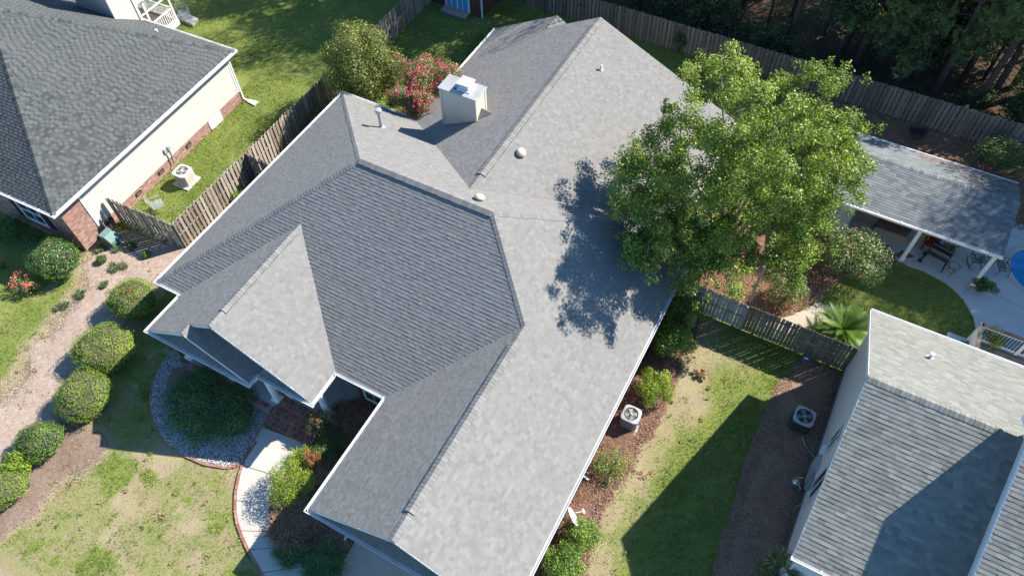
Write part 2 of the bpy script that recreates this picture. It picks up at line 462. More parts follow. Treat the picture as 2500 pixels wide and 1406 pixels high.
def gutter(mb, p, q, out, w=.125, h=.11, straps=False):
    p = Vector(p); q = Vector(q); out = Vector(out).normalized(); z = Vector((0, 0, 1))
    prof = [(0, 0), (0, -h), (w*.85, -h), (w, .015), (w-.022, .015), (w-.03, -h+.02), (.012, -h+.02), (.012, 0)]
    mb.extrude([p+out*a+z*b for a, b in prof], q-p)
    if straps:
        n = int((q-p).length/.95); d = (q-p)/max(n, 1)
        for i in range(n+1):
            c = p+d*i*.985+d*.02; mb.bar(c+z*.02, c+out*w+z*.02, .03, .012)
def wallbox(mb, p, q, z0, z1, t=.12, tint=.5):
    p = Vector((p[0], p[1], z0)); q = Vector((q[0], q[1], z0)); mb.bar(p+Vector((0, 0, (z1-z0)/2)), q+Vector((0, 0, (z1-z0)/2)), t, z1-z0, tint)
def brick_wall(mb, p, q, z0, z1, out, bl=.2, bh=.066, j=.011, proud=.008, seed=3):
    """running-bond bricks standing proud of the wall face p-q"""
    p = Vector((p[0], p[1], 0)); q = Vector((q[0], q[1], 0)); L = (q-p).length; d = (q-p)/L; out = Vector(out).normalized(); rnd = random.Random(seed)
    r = 0; z = z0+j
    while z+bh < z1+.03:
        a = -(bl+j)/2 if r % 2 else 0
        while a < L:
            x0 = max(a, 0); x1 = min(a+bl, L)
            if x1-x0 > .03:
                P = proud*rnd.uniform(.7, 1.2); A = p+d*x0; B = p+d*x1; Z = Vector((0, 0, 1)); zt = min(z+bh, z1)
                v = [A+Z*z, B+Z*z, B+Z*zt, A+Z*zt]; v2 = [c+out*P for c in v]
                mb.add(v+v2, [(4, 5, 6, 7), (0, 1, 5, 4), (1, 2, 6, 5), (2, 3, 7, 6), (3, 0, 4, 7)], min(1, max(0, rnd.gauss(.5, .25))))
            a += bl+j
        z += bh+j; r += 1
def siding(house, name, mat, p, q, z0, z1, out, expo=.115, topcut=None):
    """lap boards, one part each, over the wall p-q"""
    p = Vector((p[0], p[1], 0)); q = Vector((q[0], q[1], 0)); out = Vector(out).normalized(); z = z0; Z = Vector((0, 0, 1)); d = (q-p).normalized(); i = 0
    while z < z1-.01:
        A, B = p, q
        if topcut: A, B = topcut(z+expo*.5, p, q)
        if A is None: z += expo; continue
        zt = min(z+expo, z1); mb = MB()
        prof = [A+Z*z+out*.02, A+Z*zt+out*.006, A+Z*zt-out*.01, A+Z*z-out*.01]
        mb.extrude(prof, B-A, .5); mb.build(name, mat, house); z += expo; i += 1
def window(house, c, d, out, w, h, sash=True, shutters=False, muntins=(1, 0), fd=.06):
    """window centred at c on a wall running along d"""
    c = Vector(c); d = Vector(d).normalized(); o = Vector(out).normalized(); Z = Vector((0, 0, 1))
    f = MB()
    for s in (-1, 1): f.bar(c+d*s*(w/2)-Z*(h/2)+o*.03, c+d*s*(w/2)+Z*(h/2)+o*.03, .07, fd, up=o)
    for s in (-1, 1): f.bar(c-d*(w/2+.035)+Z*s*(h/2)+o*.032, c+d*(w/2+.035)+Z*s*(h/2)+o*.032, fd, .09, up=Z)
    if sash: f.bar(c-d*(w/2)+o*.028, c+d*(w/2)+o*.028, min(.05, fd), .05, up=Z)
    for i in range(muntins[0]):
        x = -w/2+w*(i+1)/(muntins[0]+1); f.bar(c+d*x-Z*h/2+o*.024, c+d*x+Z*h/2+o*.024, .02, .03, up=o)
    fo = f.build('window', M['white'], house)
    g = MB(); g.bar(c-Z*h/2+o*.012, c+Z*h/2+o*.012, w, .01, up=o); g.build('pane', M['glass'], fo)
    if shutters:
        for s in (-1, 1):
            b = MB(); x = c+d*s*(w/2+.28); b.bar(x-Z*h/2+o*.03, x+Z*h/2+o*.03, .42, .035, up=o)
            for k in range(8):
                zz = x-Z*(h/2-.1-k*(h-.2)/7)+o*.05; b.bar(zz-d*.17, zz+d*.17, .012, .04, up=Z)
            b.build('shutter', M['shutter'], house)
    return fo
X, Y, Z = Vector((1, 0, 0)), Vector((0, 1, 0)), Vector((0, 0, 1))

# ================================================================== main house
EZ, SL = 3.0, .64
XL, XR, YF, YB = -22.84, -3.05, 9.24, 22.9
YM = (YF+YB)/2; RZ = EZ+SL*(YB-YF)/2; R1 = (XL+(YB-YF)/2, YM, RZ); R2 = (XR-(YB-YF)/2, YM, RZ)
H1 = thing('brick_house', 'grey shingled brick ranch house in the middle with front porch gables', 'house', (-13, 16, 0))
rf = Roof('main', [.12, .15, .18, .21], plam=.4)
GX0, GX1, GY = -10.95, -3.05, 4.30; GM = (GX0+GX1)/2; GZ = EZ+SL*(GX1-GX0)/2; GT = YF+(GX1-GX0)/2
PX0, PX1, PY = -21.41, -13.39, 7.70; PM = (PX0+PX1)/2; PZ = EZ+SL*(PX1-PX0)/2; PT = YF+(PX1-PX0)/2
QX1, QY = -16.1, 7.22; QM = (PX0+QX1)/2; QZ = EZ+SL*(QX1-PX0)/2
rf.slope([(XL, YF, EZ), (XL, YB, EZ), R1], (0, 1, 0), 1)                              # left hip
rf.slope([(XL, YF, EZ), (XR, YF, EZ), R2, R1], (1, 0, 0), 2)                          # front
rf.slope([(XL, YB, EZ), (XR, YB, EZ), R2, R1], (1, 0, 0), 3)                          # back
rf.slope([(XR, GT, EZ), (XR, YB, EZ), R2, (GM, GT, GZ)], (0, 1, 0), 4)                # right hip
rf.slope([(XR, GY, EZ), (XR, GT, EZ), (GM, GT, GZ), (GM, GY, GZ)], (0, 1, 0), 5)      # garage right, same plane
rf.slope([(GX0, GY, EZ), (GX0, YF, EZ), (GM, GT, GZ), (GM, GY, GZ)], (0, 1, 0), 6)    # garage left
rf.slope([(PX1, PY, EZ), (PX1, YF, EZ), (PM, PT, PZ), (PM, PY, PZ)], (0, 1, 0), 7)    # porch right
rf.slope([(PX0, PY, EZ), (PX0, YF, EZ), (PM, PT, PZ), (PM, PY, PZ)], (0, 1, 0), 8)    # porch left
QB = 8.45
rf.slope([(PX0, QY, EZ), (PX0, PY, EZ), (QM, PY, QZ), (QM, QY, QZ)], (0, 1, 0), 9)    # small porch gable, left part
rf.slope([(QX1, QY, EZ), (QX1, QB, EZ), (QM, QB, QZ), (QM, QY, QZ)], (0, 1, 0), 10)
WM, WZ, WY0, WY1 = -11.72, 6.53, 17.38, 30.15
WLX, WRX = -18.36, -4.05; WLS = (WZ-EZ)/(WM-WLX); WRS = (WZ-EZ)/(WRX-WM)
SX, SY = -14.6, 31.3; SZ = EZ+WLS*(SX-WLX); SX1 = SX+(SZ-EZ)/.532
rf.slope([(WLX, YB, EZ), (WM, WY0, WZ), (WM, WY1, WZ), (WLX, WY1, EZ)], (0, 1, 0), 11)
rf.slope([(WLX, WY1, EZ), (SX, WY1, SZ), (SX, SY, SZ), (WLX, SY, EZ)], (0, 1, 0), 12)
rf.slope([(SX1, WY1-.3, EZ), (SX, WY1-.3, SZ), (SX, SY, SZ), (SX1, SY, EZ)], (0, 1, 0), 13)
rf.slope([(WRX, YB, EZ), (WM, WY0, WZ), (WM, WY1, WZ), (WRX, WY1, EZ)], (0, 1, 0), 14)
# pent roofs under the front gables
def pent(x0, x1, y, dy, dz, sd):
    i = dz/SL+.12; rf.slope([(x0+.1, y, EZ), (x1-.1, y, EZ), (x1-i-.1, y+dy, EZ+dz), (x0+i+.1, y+dy, EZ+dz)], (1, 0, 0), sd)
pent(GX0+.02, GX1-.02, GY-.03, .95, .5, 15); pent(PX0+.02, QX1-.02, QY-.03, .6, .36, 16); pent(QX1+.02, PX1-.02, PY-.03, .6, .36, 17)
dl, dr_, df, db = (-1, 0, -SL), (1, 0, -SL), (0, -1, -SL), (0, 1, -SL)
rf.ridge((XL, YF, EZ), R1, dl, df, .15); rf.ridge((XL, YB, EZ), R1, dl, db, .15)
rf.ridge((GM, GT, GZ), R2, dr_, df, .15); rf.ridge((XR, YB, EZ), R2, dr_, db, .15)
rf.ridge(R1, R2, df, db, .19, .045)
rf.ridge((GM, GY, GZ), (GM, GY+1.0, GZ), dl, dr_, .15); rf.ridge((GM, GY+1.0, GZ), (GM, GT-.9, GZ), dl, dr_, .19, .05); rf.ridge((GM, GT-.9, GZ), (GM, GT+.1, GZ), dl, dr_, .15)
rf.ridge((PM, PY, PZ), (PM, PY+.75, PZ), dl, dr_, .15); rf.ridge((PM, PY+.75, PZ), (PM, PT-.5, PZ), dl, dr_, .17, .045); rf.ridge((PM, PT-.5, PZ), (PM, PT+.05, PZ), dl, dr_, .15)
rf.ridge((QM, QY, QZ), (QM, PY, QZ), dl, dr_, .13)
wl_, wr_ = (-1, 0, -WLS), (1, 0, -WRS)
rf.ridge((WM, WY0, WZ), (WM, WY0+.9, WZ), wl_, wr_, .15); rf.ridge((WM, WY0+.9, WZ), (WM, WY1-.6, WZ), wl_, wr_, .2, .05); rf.ridge((WM, WY1-.6, WZ), (WM, WY1, WZ), wl_, wr_, .15)
rf.ridge((SX, WY1, SZ), (SX, SY, SZ), wl_, (1, 0, -.53), .13)
rf.make(H1)
# gutters, one part per run
def gut(p, q, out, **k):
    mb = MB(); gutter(mb, p, q, out, **k); mb.build('gutter', M['gutter'], H1)
ez = EZ-.005
gut((XL, YF-.12, ez), (XL, YB+.12, ez), (-1, 0, 0)); gut((XL-.12, YF, ez), (PX0, YF, ez), (0, -1, 0))
gut((PX0, YF-.12, ez), (PX0, QY-.1, ez), (-1, 0, 0)); gut((PX0-.12, QY-.03, ez), (QX1+.12, QY-.03, ez), (0, -1, 0))
gut((QX1, QY-.03, ez), (QX1, PY-.03, ez), (1, 0, 0)); gut((QX1+.12, PY-.03, ez), (PX1+.12, PY-.03, ez), (0, -1, 0))
gut((PX1, PY-.03, ez), (PX1, YF-.12, ez), (1, 0, 0)); gut((PX1, YF, ez), (GX0-.12, YF, ez), (0, -1, 0))
gut((GX0, YF-.0, ez), (GX0, GY-.12, ez), (-1, 0, 0)); gut((GX0-.12, GY-.03, ez), (GX1+.12, GY-.03, ez), (0, -1, 0))
gut((XR, GY-.1, ez), (XR, YB+.1, ez), (1, 0, 0)); gut((XL, YB, ez), (WLX, YB, ez), (0, 1, 0))
gut((WLX, YB+.1, ez), (WLX, SY, ez), (-1, 0, 0)); gut((WRX, YB, ez), (WRX, WY1, ez), (1, 0, 0))
# rake boards and gable walls
def rake(p, q, d=.16, w=.03, name='rake_board'):
    mb = MB(); p = Vector(p); q = Vector(q); mb.bar(p-Z*(d/2+.015), q-Z*(d/2+.015), w, d); mb.build(name, M['trim'], H1)
for (xa, xm, xb, y, zt) in ((GX0, GM, GX1, GY+.0, GZ), (PX0+.0, PM, PX1, PY, PZ), (PX0, QM, QX1, QY, QZ)):
    rake((xa, y, EZ), (xm, y, zt)); rake((xm, y, zt), (xb, y, EZ))
rake((WLX, WY1, EZ), (WM, WY1, WZ)); rake((WM, WY1, WZ), (WRX, WY1, EZ)); rake((WLX, SY, EZ), (SX, SY, SZ)); rake((SX, SY, SZ), (SX1, SY, EZ))
def gable(xa, xb, y, z0, sl, inset=.5):
    mb = MB(); xm = (xa+xb)/2; h = (xb-xa)/2*sl
    mb.extrude([(xa, y, z0), (xb, y, z0), (xm, y, z0+h)], (0, .1, 0)); mb.build('gable_wall', M['white'], H1)
gable(GX0+.3, GX1-.3, GY+.72, EZ-.05, SL); gable(PX0+.3, PX1-.3, PY+.5, EZ-.05, SL); gable(PX0+.3, QX1-.3, QY+.48, EZ-.05, SL); gable(WLX+.3, WRX-.3, WY1-.35, EZ-.05, .44)
# soffits
sf = MB()
for (x0, x1, y0, y1) in ((XL, XR, YF, YB), (GX0, GX1, GY, YF-.01), (PX0, QX1-.02, QY, YF-.01), (QX1, PX1, PY, YF-.012), (WLX, WRX, YB+.01, WY1)):
    sf.box((x0+.02, y0+.02, EZ-.2), (x1-.02, y1-.02, EZ-.17))
sf.build('soffit', M['white'], H1)
fs = MB()
for a, b in (((XL, YF), (XL, YB)), ((XR, GY), (XR, YB)), ((GX0, GY), (GX0, YF)), ((GX0, GY), (GX1, GY)), ((PX1, PY), (PX1, YF)), ((PX1, YF), (GX0, YF)), ((PX0, QY), (PX0, YF)), ((PX0, QY), (QX1, QY)), ((QX1, PY), (PX1, PY)), ((XL, YF), (PX0, YF)), ((WLX, YB), (WLX, SY)), ((WRX, YB), (WRX, WY1))):
    fs.bar((a[0], a[1], EZ-.1), (b[0], b[1], EZ-.1), .02, .2)
fs.build('fascia', M['trim'], H1)
# walls
IN = .42
core = MB()
for (x0, x1, y0, y1) in ((XL+IN, PX0+.4, YF+IN, YB-IN), (PX0+.4, XR-IN, YF+IN+1.2, YB-IN), (PX1+.4, GX0+.3, YF+IN, YF+IN+1.3), (GX0+IN, GX1-IN, GY+.75, YF+2), (WLX+IN, WRX-IN, YB-.6, WY1-.4), (WLX+IN, SX1-.3, WY1-.5, SY-.3)):
    core.box((x0, y0, -.2), (x1, y1, EZ-.2))
core.build('wall_core', M['mortar'], H1)
bw = MB()
brick_wall(bw, (PX1+.4, YF+IN), (GX0+.3, YF+IN), .0, 2.78, (0, -1, 0)); brick_wall(bw, (GX0+IN, YF+IN), (GX0+IN, GY+.75), 0, 2.78, (-1, 0, 0)); brick_wall(bw, (GX0+IN, GY+.75), (GX1-IN, GY+.75), 0, 2.78, (0, -1, 0))
brick_wall(bw, (PX0+.4, YF+IN+1.2), (PX1+.4, YF+IN+1.2), .3, 2.78, (0, -1, 0)); brick_wall(bw, (GX1-IN, GY+.75), (GX1-IN, YB-IN), 0, 2.78, (1, 0, 0)); brick_wall(bw, (XL+IN, YB-IN), (XL+IN, YF+IN), 0, 2.78, (-1, 0, 0)); brick_wall(bw, (XL+IN, YF+IN), (PX0+.4, YF+IN), 0, 2.78, (0, -1, 0))
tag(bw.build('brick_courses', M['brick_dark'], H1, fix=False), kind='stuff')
window(H1, (-12.2, YF+IN, 1.45), X, -Y, .9, 1.5)
window(H1, (-22.0+.2, YF+IN, 1.5), X, -Y, .7, 1.5)
gd = MB(); gd.box((-9.6, GY+.68, .0), (-4.4, GY+.74, 2.2))
for i in range(4): gd.box((-9.5, GY+.66, .08+i*.54), (-4.5, GY+.68, .5+i*.54))
gd.build('garage_door', M['white'], H1)
# porch: floor, brick skirt, columns
pf = MB(); pf.box((PX0+.3, QY+.35, .0), (QX1+.05, YF+1.5, .42)); pf.box((QX1+.05, PY+.5, 0), (PX1+.55, YF+1.5, .42)); pf.build('porch_floor', M['porch'], H1)
sk = MB(); brick_wall(sk, (PX0+.3, QY+.35), (QX1+.05, QY+.35), .0, .4, (0, -1, 0), bl=.095, bh=.19, j=.012); brick_wall(sk, (PX0+.3, YF), (PX0+.3, QY+.35), 0, .4, (-1, 0, 0))
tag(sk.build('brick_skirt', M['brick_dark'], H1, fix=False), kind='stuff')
hd = MB()
for a, b in (((PX0+.35, QY+.42), (QX1-.1, QY+.42)), ((QX1, PY+.45), (PX1-.4, PY+.45)), ((PX1-.4, PY+.45), (PX1-.4, YF+.4)), ((PX0+.35, QY+.42), (PX0+.35, YF+.4))):
    hd.bar((a[0], a[1], EZ-.36), (b[0], b[1], EZ-.36), .26, .34)
hd.build('porch_beam', M['white'], H1)
def column(x, y, z0=.42, z1=EZ-.52):
    mb = MB(); mb.box((x-.2, y-.2, z0), (x+.2, y+.2, z0+.09)); h = z1-z0
    mb.lathe((x, y, z0+.09), [(.17, 0), (.185, .03), (.185, .07), (.16, .1), (.15, .14), (.152, h*.35), (.135, h*.8), (.125, h-.24), (.15, h-.22), (.15, h-.19), (.13, h-.17), (.17, h-.12)], 20)
    mb.box((x-.19, y-.19, z1-.06), (x+.19, y+.19, z1)); return mb.build('column', M['white'], H1)
cy = QY+.56
for (x, y) in ((PX0+.6, cy), (-18.35, cy), (-16.12, cy+.15), (-15.75, PY+.72), (PX1-.35, PY+.66), (-21.0, 9.0)): column(x, y)
# front steps in brick, each brick a sub-part
st = MB(); steps = [(PY+.5-.02, .42, .0), (PY+.12, .28, 0), (PY-.26, .14, 0)]
sx0, sx1 = -16.1, -13.75
for i, (y1, zt, _) in enumerate(steps[1:]): st.box((sx0, y1, 0), (sx1, steps[0][0]+.02, zt-.012+.0), .5)
st.box((sx0-4.5, QY+.02, 0), (sx0, QY+.36, .405)); sto = st.build('front_steps', M['mortar'], H1)
bm_ = MB(); bm_.box((-.042, -.1, -.03), (.042, .1, .0)); bme = bm_.mesh('brick', M['brick_obj']); n = 0; so = wloc(sto)
rows = [(PY+.40, .425, sx0, sx1), (PY+.20, .28, sx0, sx1), (PY-.01, .281, sx0, sx1), (PY-.16, .14, sx0, sx1), (PY-.42, .02, sx0, sx1), (PY-.64, .022, sx0, sx1)]
rows = [(PY+.38, .428, sx0, sx1), (PY+.17, .429, sx0, sx1), (PY-.05, .29, sx0, sx1), (PY-.27, .29, sx0, sx1), (PY-.49, .15, sx0, sx1), (PY-.71, .15, sx0, sx1)]
for (y, z, xa, xb) in rows:
    x = xa+.045
    while x < xb-.03:
        o = bpy.data.objects.new('brick', bme); COL.objects.link(o); o.parent = sto; o.location = Vector((x, y, z+random.uniform(-.003, .004)))-so; x += .095; n += 1
rb_ = MB(); rb_.box((-.042, -.012, -.058), (.042, .012, .058)); rbm = rb_.mesh('brick', M['brick_obj'])
for (y, z) in ((PY+.055, .35), (PY-.385, .212), (PY-.825, .07)):
    x = sx0+.045
    while x < sx1-.03:
        o = bpy.data.objects.new('brick', rbm); COL.objects.link(o); o.parent = sto; o.location = Vector((x, y, z))-so; x += .095
tr = MB()
for i, (ya, yb, zt) in enumerate(((PY-.82, PY-.38, .135), (PY-.38, PY+.06, .275), (PY+.06, PY+.5, .413))): tr.box((sx0, ya, -.05), (sx1, yb, zt))
tr.build('step_mortar', M['mortar'], sto)
# top edge of the porch skirt: a row of rowlock bricks
x = PX0+.35
while x < sx0-.05:
    o = bpy.data.objects.new('brick', bme); COL.objects.link(o); o.parent = sto; o.location = Vector((x, QY+.26, .43+random.uniform(-.003, .003)))-so; x += .095
# chimney chase
CX0, CX1, CY0, CY1, CZ = -16.15, -14.25, 22.2, 23.15, 6.44
ch = MB(); ch.box((CX0+.02, CY0+.02, 3.5), (CX1-.02, CY1-.02, CZ)); cho = ch.build('chimney', M['siding_chim'], H1)
siding(cho, 'siding_board', M['siding_chim'], (CX0+.09, CY0+.02), (CX1-.09, CY0+.02), 4.0, CZ-.03, (0, -1, 0), .14)
siding(cho, 'siding_board', M['siding_chim'], (CX1-.02, CY0+.09), (CX1-.02, CY1-.09), 4.8, CZ-.03, (1, 0, 0), .14)
siding(cho, 'siding_board', M['siding_chim'], (CX0+.02, CY1-.09), (CX0+.02, CY0+.09), 3.8, CZ-.03, (-1, 0, 0), .14)
for x, y in ((CX0, CY0), (CX1-.1, CY0), (CX1-.1, CY1-.1), (CX0, CY1-.1)):
    mb = MB(); mb.box((x-.012, y-.012, 3.9), (x+.112, y+.112, CZ-.02)); mb.build('corner_board', M['siding_chim'], cho)
mb = MB(); mb.box((CX0-.06, CY0-.06, CZ-.05), (CX1+.06, CY1+.06, CZ+.01)); mb.build('chimney_cap', M['cap'], cho, bevel=.01)
fx, fy = -15.0, 22.72
mb = MB(); mb.box((fx-.34, fy-.31, CZ+.01), (fx+.34, fy+.31, CZ+.06))
for i in range(4):
    z = CZ+.09+i*.06; mb.box((fx-.25+.01*i, fy-.23+.01*i, z), (fx+.25-.01*i, fy+.23-.01*i, z+.025))
mb.box((fx-.19, fy-.17, CZ+.05), (fx+.19, fy+.17, CZ+.3)); mb.build('flue_louvre', M['white'], cho)
mb = MB(); mb.box((fx-.32, fy-.30, CZ+.33), (fx+.32, fy+.30, CZ+.38)); mb.build('flue_lid', M['white'], cho, bevel=.012)
for (x, y, r) in ((fx-.42, fy-.28, .11), (fx-.14, fy-.36, .05), (fx+.34, fy+.1, .05), (fx+.05, fy-.38, .06)):
    mb = MB(); nn = 9; mb.add([(x+r*math.cos(6.283*i/nn)*random.uniform(.6, 1.2), y+r*.6*math.sin(6.283*i/nn)*random.uniform(.6, 1.2), CZ+.0135) for i in range(nn)], [tuple(range(nn))]); mb.build('rust_stain', M['rust'], cho)
# cricket behind the chimney
mb = MB(); zc = EZ+WLS*(CX1-WLX)
mb.add([(CX1, CY0+.05, zc+.02), (CX1, CY1-.05, zc+.02), (CX1, (CY0+CY1)/2, zc+.42), (CX1+.55, (CY0+CY1)/2, zc+.33)], [(0, 3, 2), (3, 1, 2), (0, 1, 3), (0, 2, 1)]); mb.build('chimney_saddle', M['taupe'], H1)
# vent pipes and skylight domes
def zback(y): return EZ+SL*(YB-y)
def zwr(x): return WZ-WRS*(x-WM)
def pipe(x, y, z0, h, r, capr, mat=M['metal_grey'], name='vent_pipe'):
    mb = MB(); mb.lathe((x, y, z0-.15), [(r*2.1, .12), (r*1.9, .2), (r*1.1, .26), (r, .28), (r, h+.02), (capr, h+.03), (capr*1.08, h+.08), (capr*1.08, h+.17), (capr*.9, h+.21), (capr*.3, h+.235)], 16)
    return mb.build(name, mat, H1, smooth=False)
pipe(-18.29, 20.24, zback(20.24), 1.05, .085, .15)
pv = G(1463, 213, 4.9); pipe(pv.x, pv.y, zwr(pv.x), .22, .05, .052, M['white'])
def skydome(x, y, z, nrm):
    nrm = Vector(nrm).normalized(); q = nrm.to_track_quat('Z', 'Y').to_matrix().to_4x4(); q.translation = Vector((x, y, z))
    a = MB(); a.lathe((0, 0, 0), [(.245, .0), (.235, .012), (.20, .02), (.198, .1)], 24); a.v = [tuple(q @ Vector(p)) for p in a.v]; fo = a.build('skylight_flashing', M['taupe'], H1)
    b = MB(); b.lathe((0, 0, .09), [(.215, 0), (.225, .02), (.215, .05), (.19, .1), (.14, .145), (.07, .17), (.01, .175)], 24); b.v = [tuple(q @ Vector(p)) for p in b.v]; b.build('skylight_dome', M['dome'], fo, smooth=True)
p = G(1270, 376, 5.9)
for _ in range(12): p = G(1270, 376, zwr(p.x))
skydome(p.x, p.y, p.z, (WRS, 0, 1))
p = G(1169, 489, 7.0)
for _ in range(12): p = G(1169, 489, zback(p.y))
skydome(p.x, p.y, p.z, (0, SL, 1))
# downspouts
def spout(h, x, y, z1, dx=0, dy=-.35, name='downspout'):
    mb = MB(); mb.bar((x, y, .15), (x, y, z1), .075, .055, up=(0, 1, 0)); mb.bar((x, y, .17), (x+dx, y+dy, .05), .075, .055); return mb.build(name, M['white'], h)
spout(H1, -10.2, 4.95, 2.8, -.05, -.5); spout(H1, -3.35, 11.0, 2.8, .4, 0); spout(H1, GX0+.2, YF+.2, 2.8)
spout(H1, -22.3, 9.5, 2.8)

# ================================================================== left neighbour
LROT = math.radians(2.0)
H2 = thing('siding_house', 'cream siding house with weathered grey hip roof beside the wooden fence', 'house', (-36, 16, 0))
def LP(a, b, z):   # local frame of the left house: a along the right eave (depth), b outward from it
    o = Vector((-29.50, 9.72, 0)); d = Vector((-math.sin(LROT), math.cos(LROT), 0)); n = Vector((d.y, -d.x, 0)); q = o+d*a+n*b; return (q.x, q.y, z)
LD = Vector((-math.sin(LROT), math.cos(LROT), 0)); LN = Vector((LD.y, -LD.x, 0))
LEZ, LDEP, LAP = 3.3, 13.05, 7.75; APZ = 7.85; LW = 24
ap = LP(LDEP/2-.05, -LAP, APZ); ap2 = LP(LDEP/2-.05, -LW+LAP, APZ)
rl = Roof('left', [.15, .165, .18], .145, .008, .006, .5)
cF, cB, cF2, cB2 = LP(0, 0, LEZ), LP(LDEP, 0, LEZ), LP(0, -LW, LEZ), LP(LDEP, -LW, LEZ)
rl.slope([cF, cB, ap], LD, 1); rl.slope([cF, cF2, ap2, ap], LN, 2); rl.slope([cB, cB2, ap2, ap], LN, 3); rl.slope([cF2, cB2, ap2], LD, 4)
sf_, sr_ = (APZ-LEZ)/(LDEP/2), (APZ-LEZ)/LAP
vf = tuple(-LD)[:2]+(-sf_,); vb = tuple(LD)[:2]+(-sf_,); vr = tuple(LN)[:2]+(-sr_,)
rl.ridge(cF, ap, vf, vr, .15); rl.ridge(cB, ap, vb, vr, .15); rl.ridge(ap, ap2, vf, vb, .15)
rl.make(H2)
def gut2(p, q, out, **k):
    mb = MB(); gutter(mb, p, q, out, **k); mb.build('gutter', M['gutter'], H2)
lz = LEZ-.005
gut2(LP(-.12, 0, lz), LP(LDEP+.12, 0, lz), LN, w=.15); gut2(LP(0, .12, lz), LP(0, -LW, lz), -LD, straps=True); gut2(LP(LDEP, .12, lz), LP(LDEP, -LW, lz), LD, straps=True)
mb = MB()
for a0, a1, b0, b1 in ((0, .5, -LW, 0), (LDEP-.5, LDEP, -LW, 0), (.5, LDEP-.5, -.5, 0)):
    q = [LP(a0, b0, LEZ-.2), LP(a1, b0, LEZ-.2), LP(a1, b1, LEZ-.2), LP(a0, b1, LEZ-.2)]; mb.prism(q, LEZ-.22, LEZ-.19)
mb.build('soffit', M['white'], H2)
mb = MB(); mb.bar(LP(0, 0, LEZ-.1), LP(LDEP, 0, LEZ-.1), .02, .2); mb.bar(LP(0, 0, LEZ-.1), LP(0, -LW, LEZ-.1), .02, .2); mb.bar(LP(LDEP, 0, LEZ-.1), LP(LDEP, -LW, LEZ-.1), .02, .2); mb.build('fascia', M['trim'], H2)
WI = .38
mb = MB(); mb.prism([LP(WI, -LW+WI, 0), LP(WI, -WI, 0), LP(LDEP-WI, -WI, 0), LP(LDEP-WI, -LW+WI, 0)], -.3, LEZ-.2); mb.build('wall_core', M['mortar'], H2)
bw = MB(); FZ = .68
brick_wall(bw, LP(WI, -LW+WI, 0), LP(WI, -WI, 0), -.1, LEZ-.2, -LD); brick_wall(bw, LP(WI, -WI, 0), LP(WI+1.15, -WI, 0), -.1, LEZ-.22, LN); brick_wall(bw, LP(WI+1.15, -WI, 0), LP(LDEP-WI, -WI, 0), -.1, FZ, LN)
tag(bw.build('brick_courses', M['brick'], H2, fix=False), kind='stuff')
siding(H2, 'siding_board', M['siding_left'], LP(WI+1.25, -WI+.015, 0), LP(LDEP-WI-.1, -WI+.015, 0), FZ, LEZ-.3, LN, .12)
for a in (WI+1.2, LDEP-WI-.05):
    mb = MB(); mb.bar(LP(a, -WI+.02, FZ-.02), LP(a, -WI+.02, LEZ-.3), .1, .06, up=LN); mb.build('corner_board', M['white'], H2)
mb = MB(); mb.bar(LP(WI, -WI+.015, LEZ-.26), LP(LDEP-WI, -WI+.015, LEZ-.26), .05, .14); mb.build('frieze_board', M['white'], H2)
def vent(a, z=.4):
    mb = MB(); c = Vector(LP(a, -WI+.02, z)); mb.bar(c-LD*.2, c+LD*.2, .04, .2); 
    for k in range(3): mb.bar(c-LD*.17+LN*.022+Z*(k*.05-.05), c+LD*.17+LN*.022+Z*(k*.05-.05), .012, .012)
    o = mb.build('crawl_vent', M['black'], H2)
    m2 = MB(); m2.bar(c-LD*.13+LN*.024, c+LD*.13+LN*.024, .012, .06); m2.build('vent_slot', M['taupe'], o)
for yy in (11.9, 13.95, 15.65, 17.85): vent((yy-9.72)/math.cos(LROT))
mb = MB(); a = 20.15-9.72; mb.bar(LP(a-.55, -WI+.03, .32), LP(a+.45, -WI+.03, .32), .03, .62); mb.build('access_hatch', M['white'], H2)
window(H2, LP(WI, -3.0, 1.65), LN, -LD, 1.5, 1.5, True, True, (1, 0)); window(H2, LP(WI, -7.0, 1.65), LN, -LD, 1.5, 1.5, True, True, (1, 0))
mb = MB(); c = Vector(LP(16.42-9.72, -WI+.06, 1.25)); mb.bar(c-Z*.14, c+Z*.14, .16, .1, up=LN); c2 = c+LD*.26; mb.bar(c2-Z*.16, c2+Z*.12, .13, .12, up=LN); mb.build('meter_box', M['metal_grey'], H2)
mb = MB(); mb.tube([c-Z*.1, c-Z*.95, c-Z*1.0+LN*.15], .025); mb.tube([c2-Z*.1, c2-Z*.7-LD*.02, c2-Z*1.0+LN*.1], .022); mb.build('conduit', M['metal_grey'], H2)
spt = MB(); q = Vector(LP(LDEP-WI+.06, -WI+.05, 0)); spt.bar(q+Z*.1, q+Z*(LEZ-.2), .075, .06, up=LN); spt.bar(q+Z*.12, q+LN*.3+Z*.05, .075, .06); spt.build('downspout', M['white'], H2)
spt = MB(); q = Vector(LP(WI+1.0, -.1, LEZ-.14)); spt.bar(q, q-LN*.3-Z*.1, .1, .08); spt.build('downspout', M['white'], H2)
# roof pipe
pv = G(382, 76, 4.3); mb = MB(); mb.lathe((pv.x, pv.y, 4.02), [(.14, 0), (.1, .06), (.06, .1), (.055, .3), (.07, .31), (.07, .36)], 12); mb.build('vent_pipe', M['white'], H2)
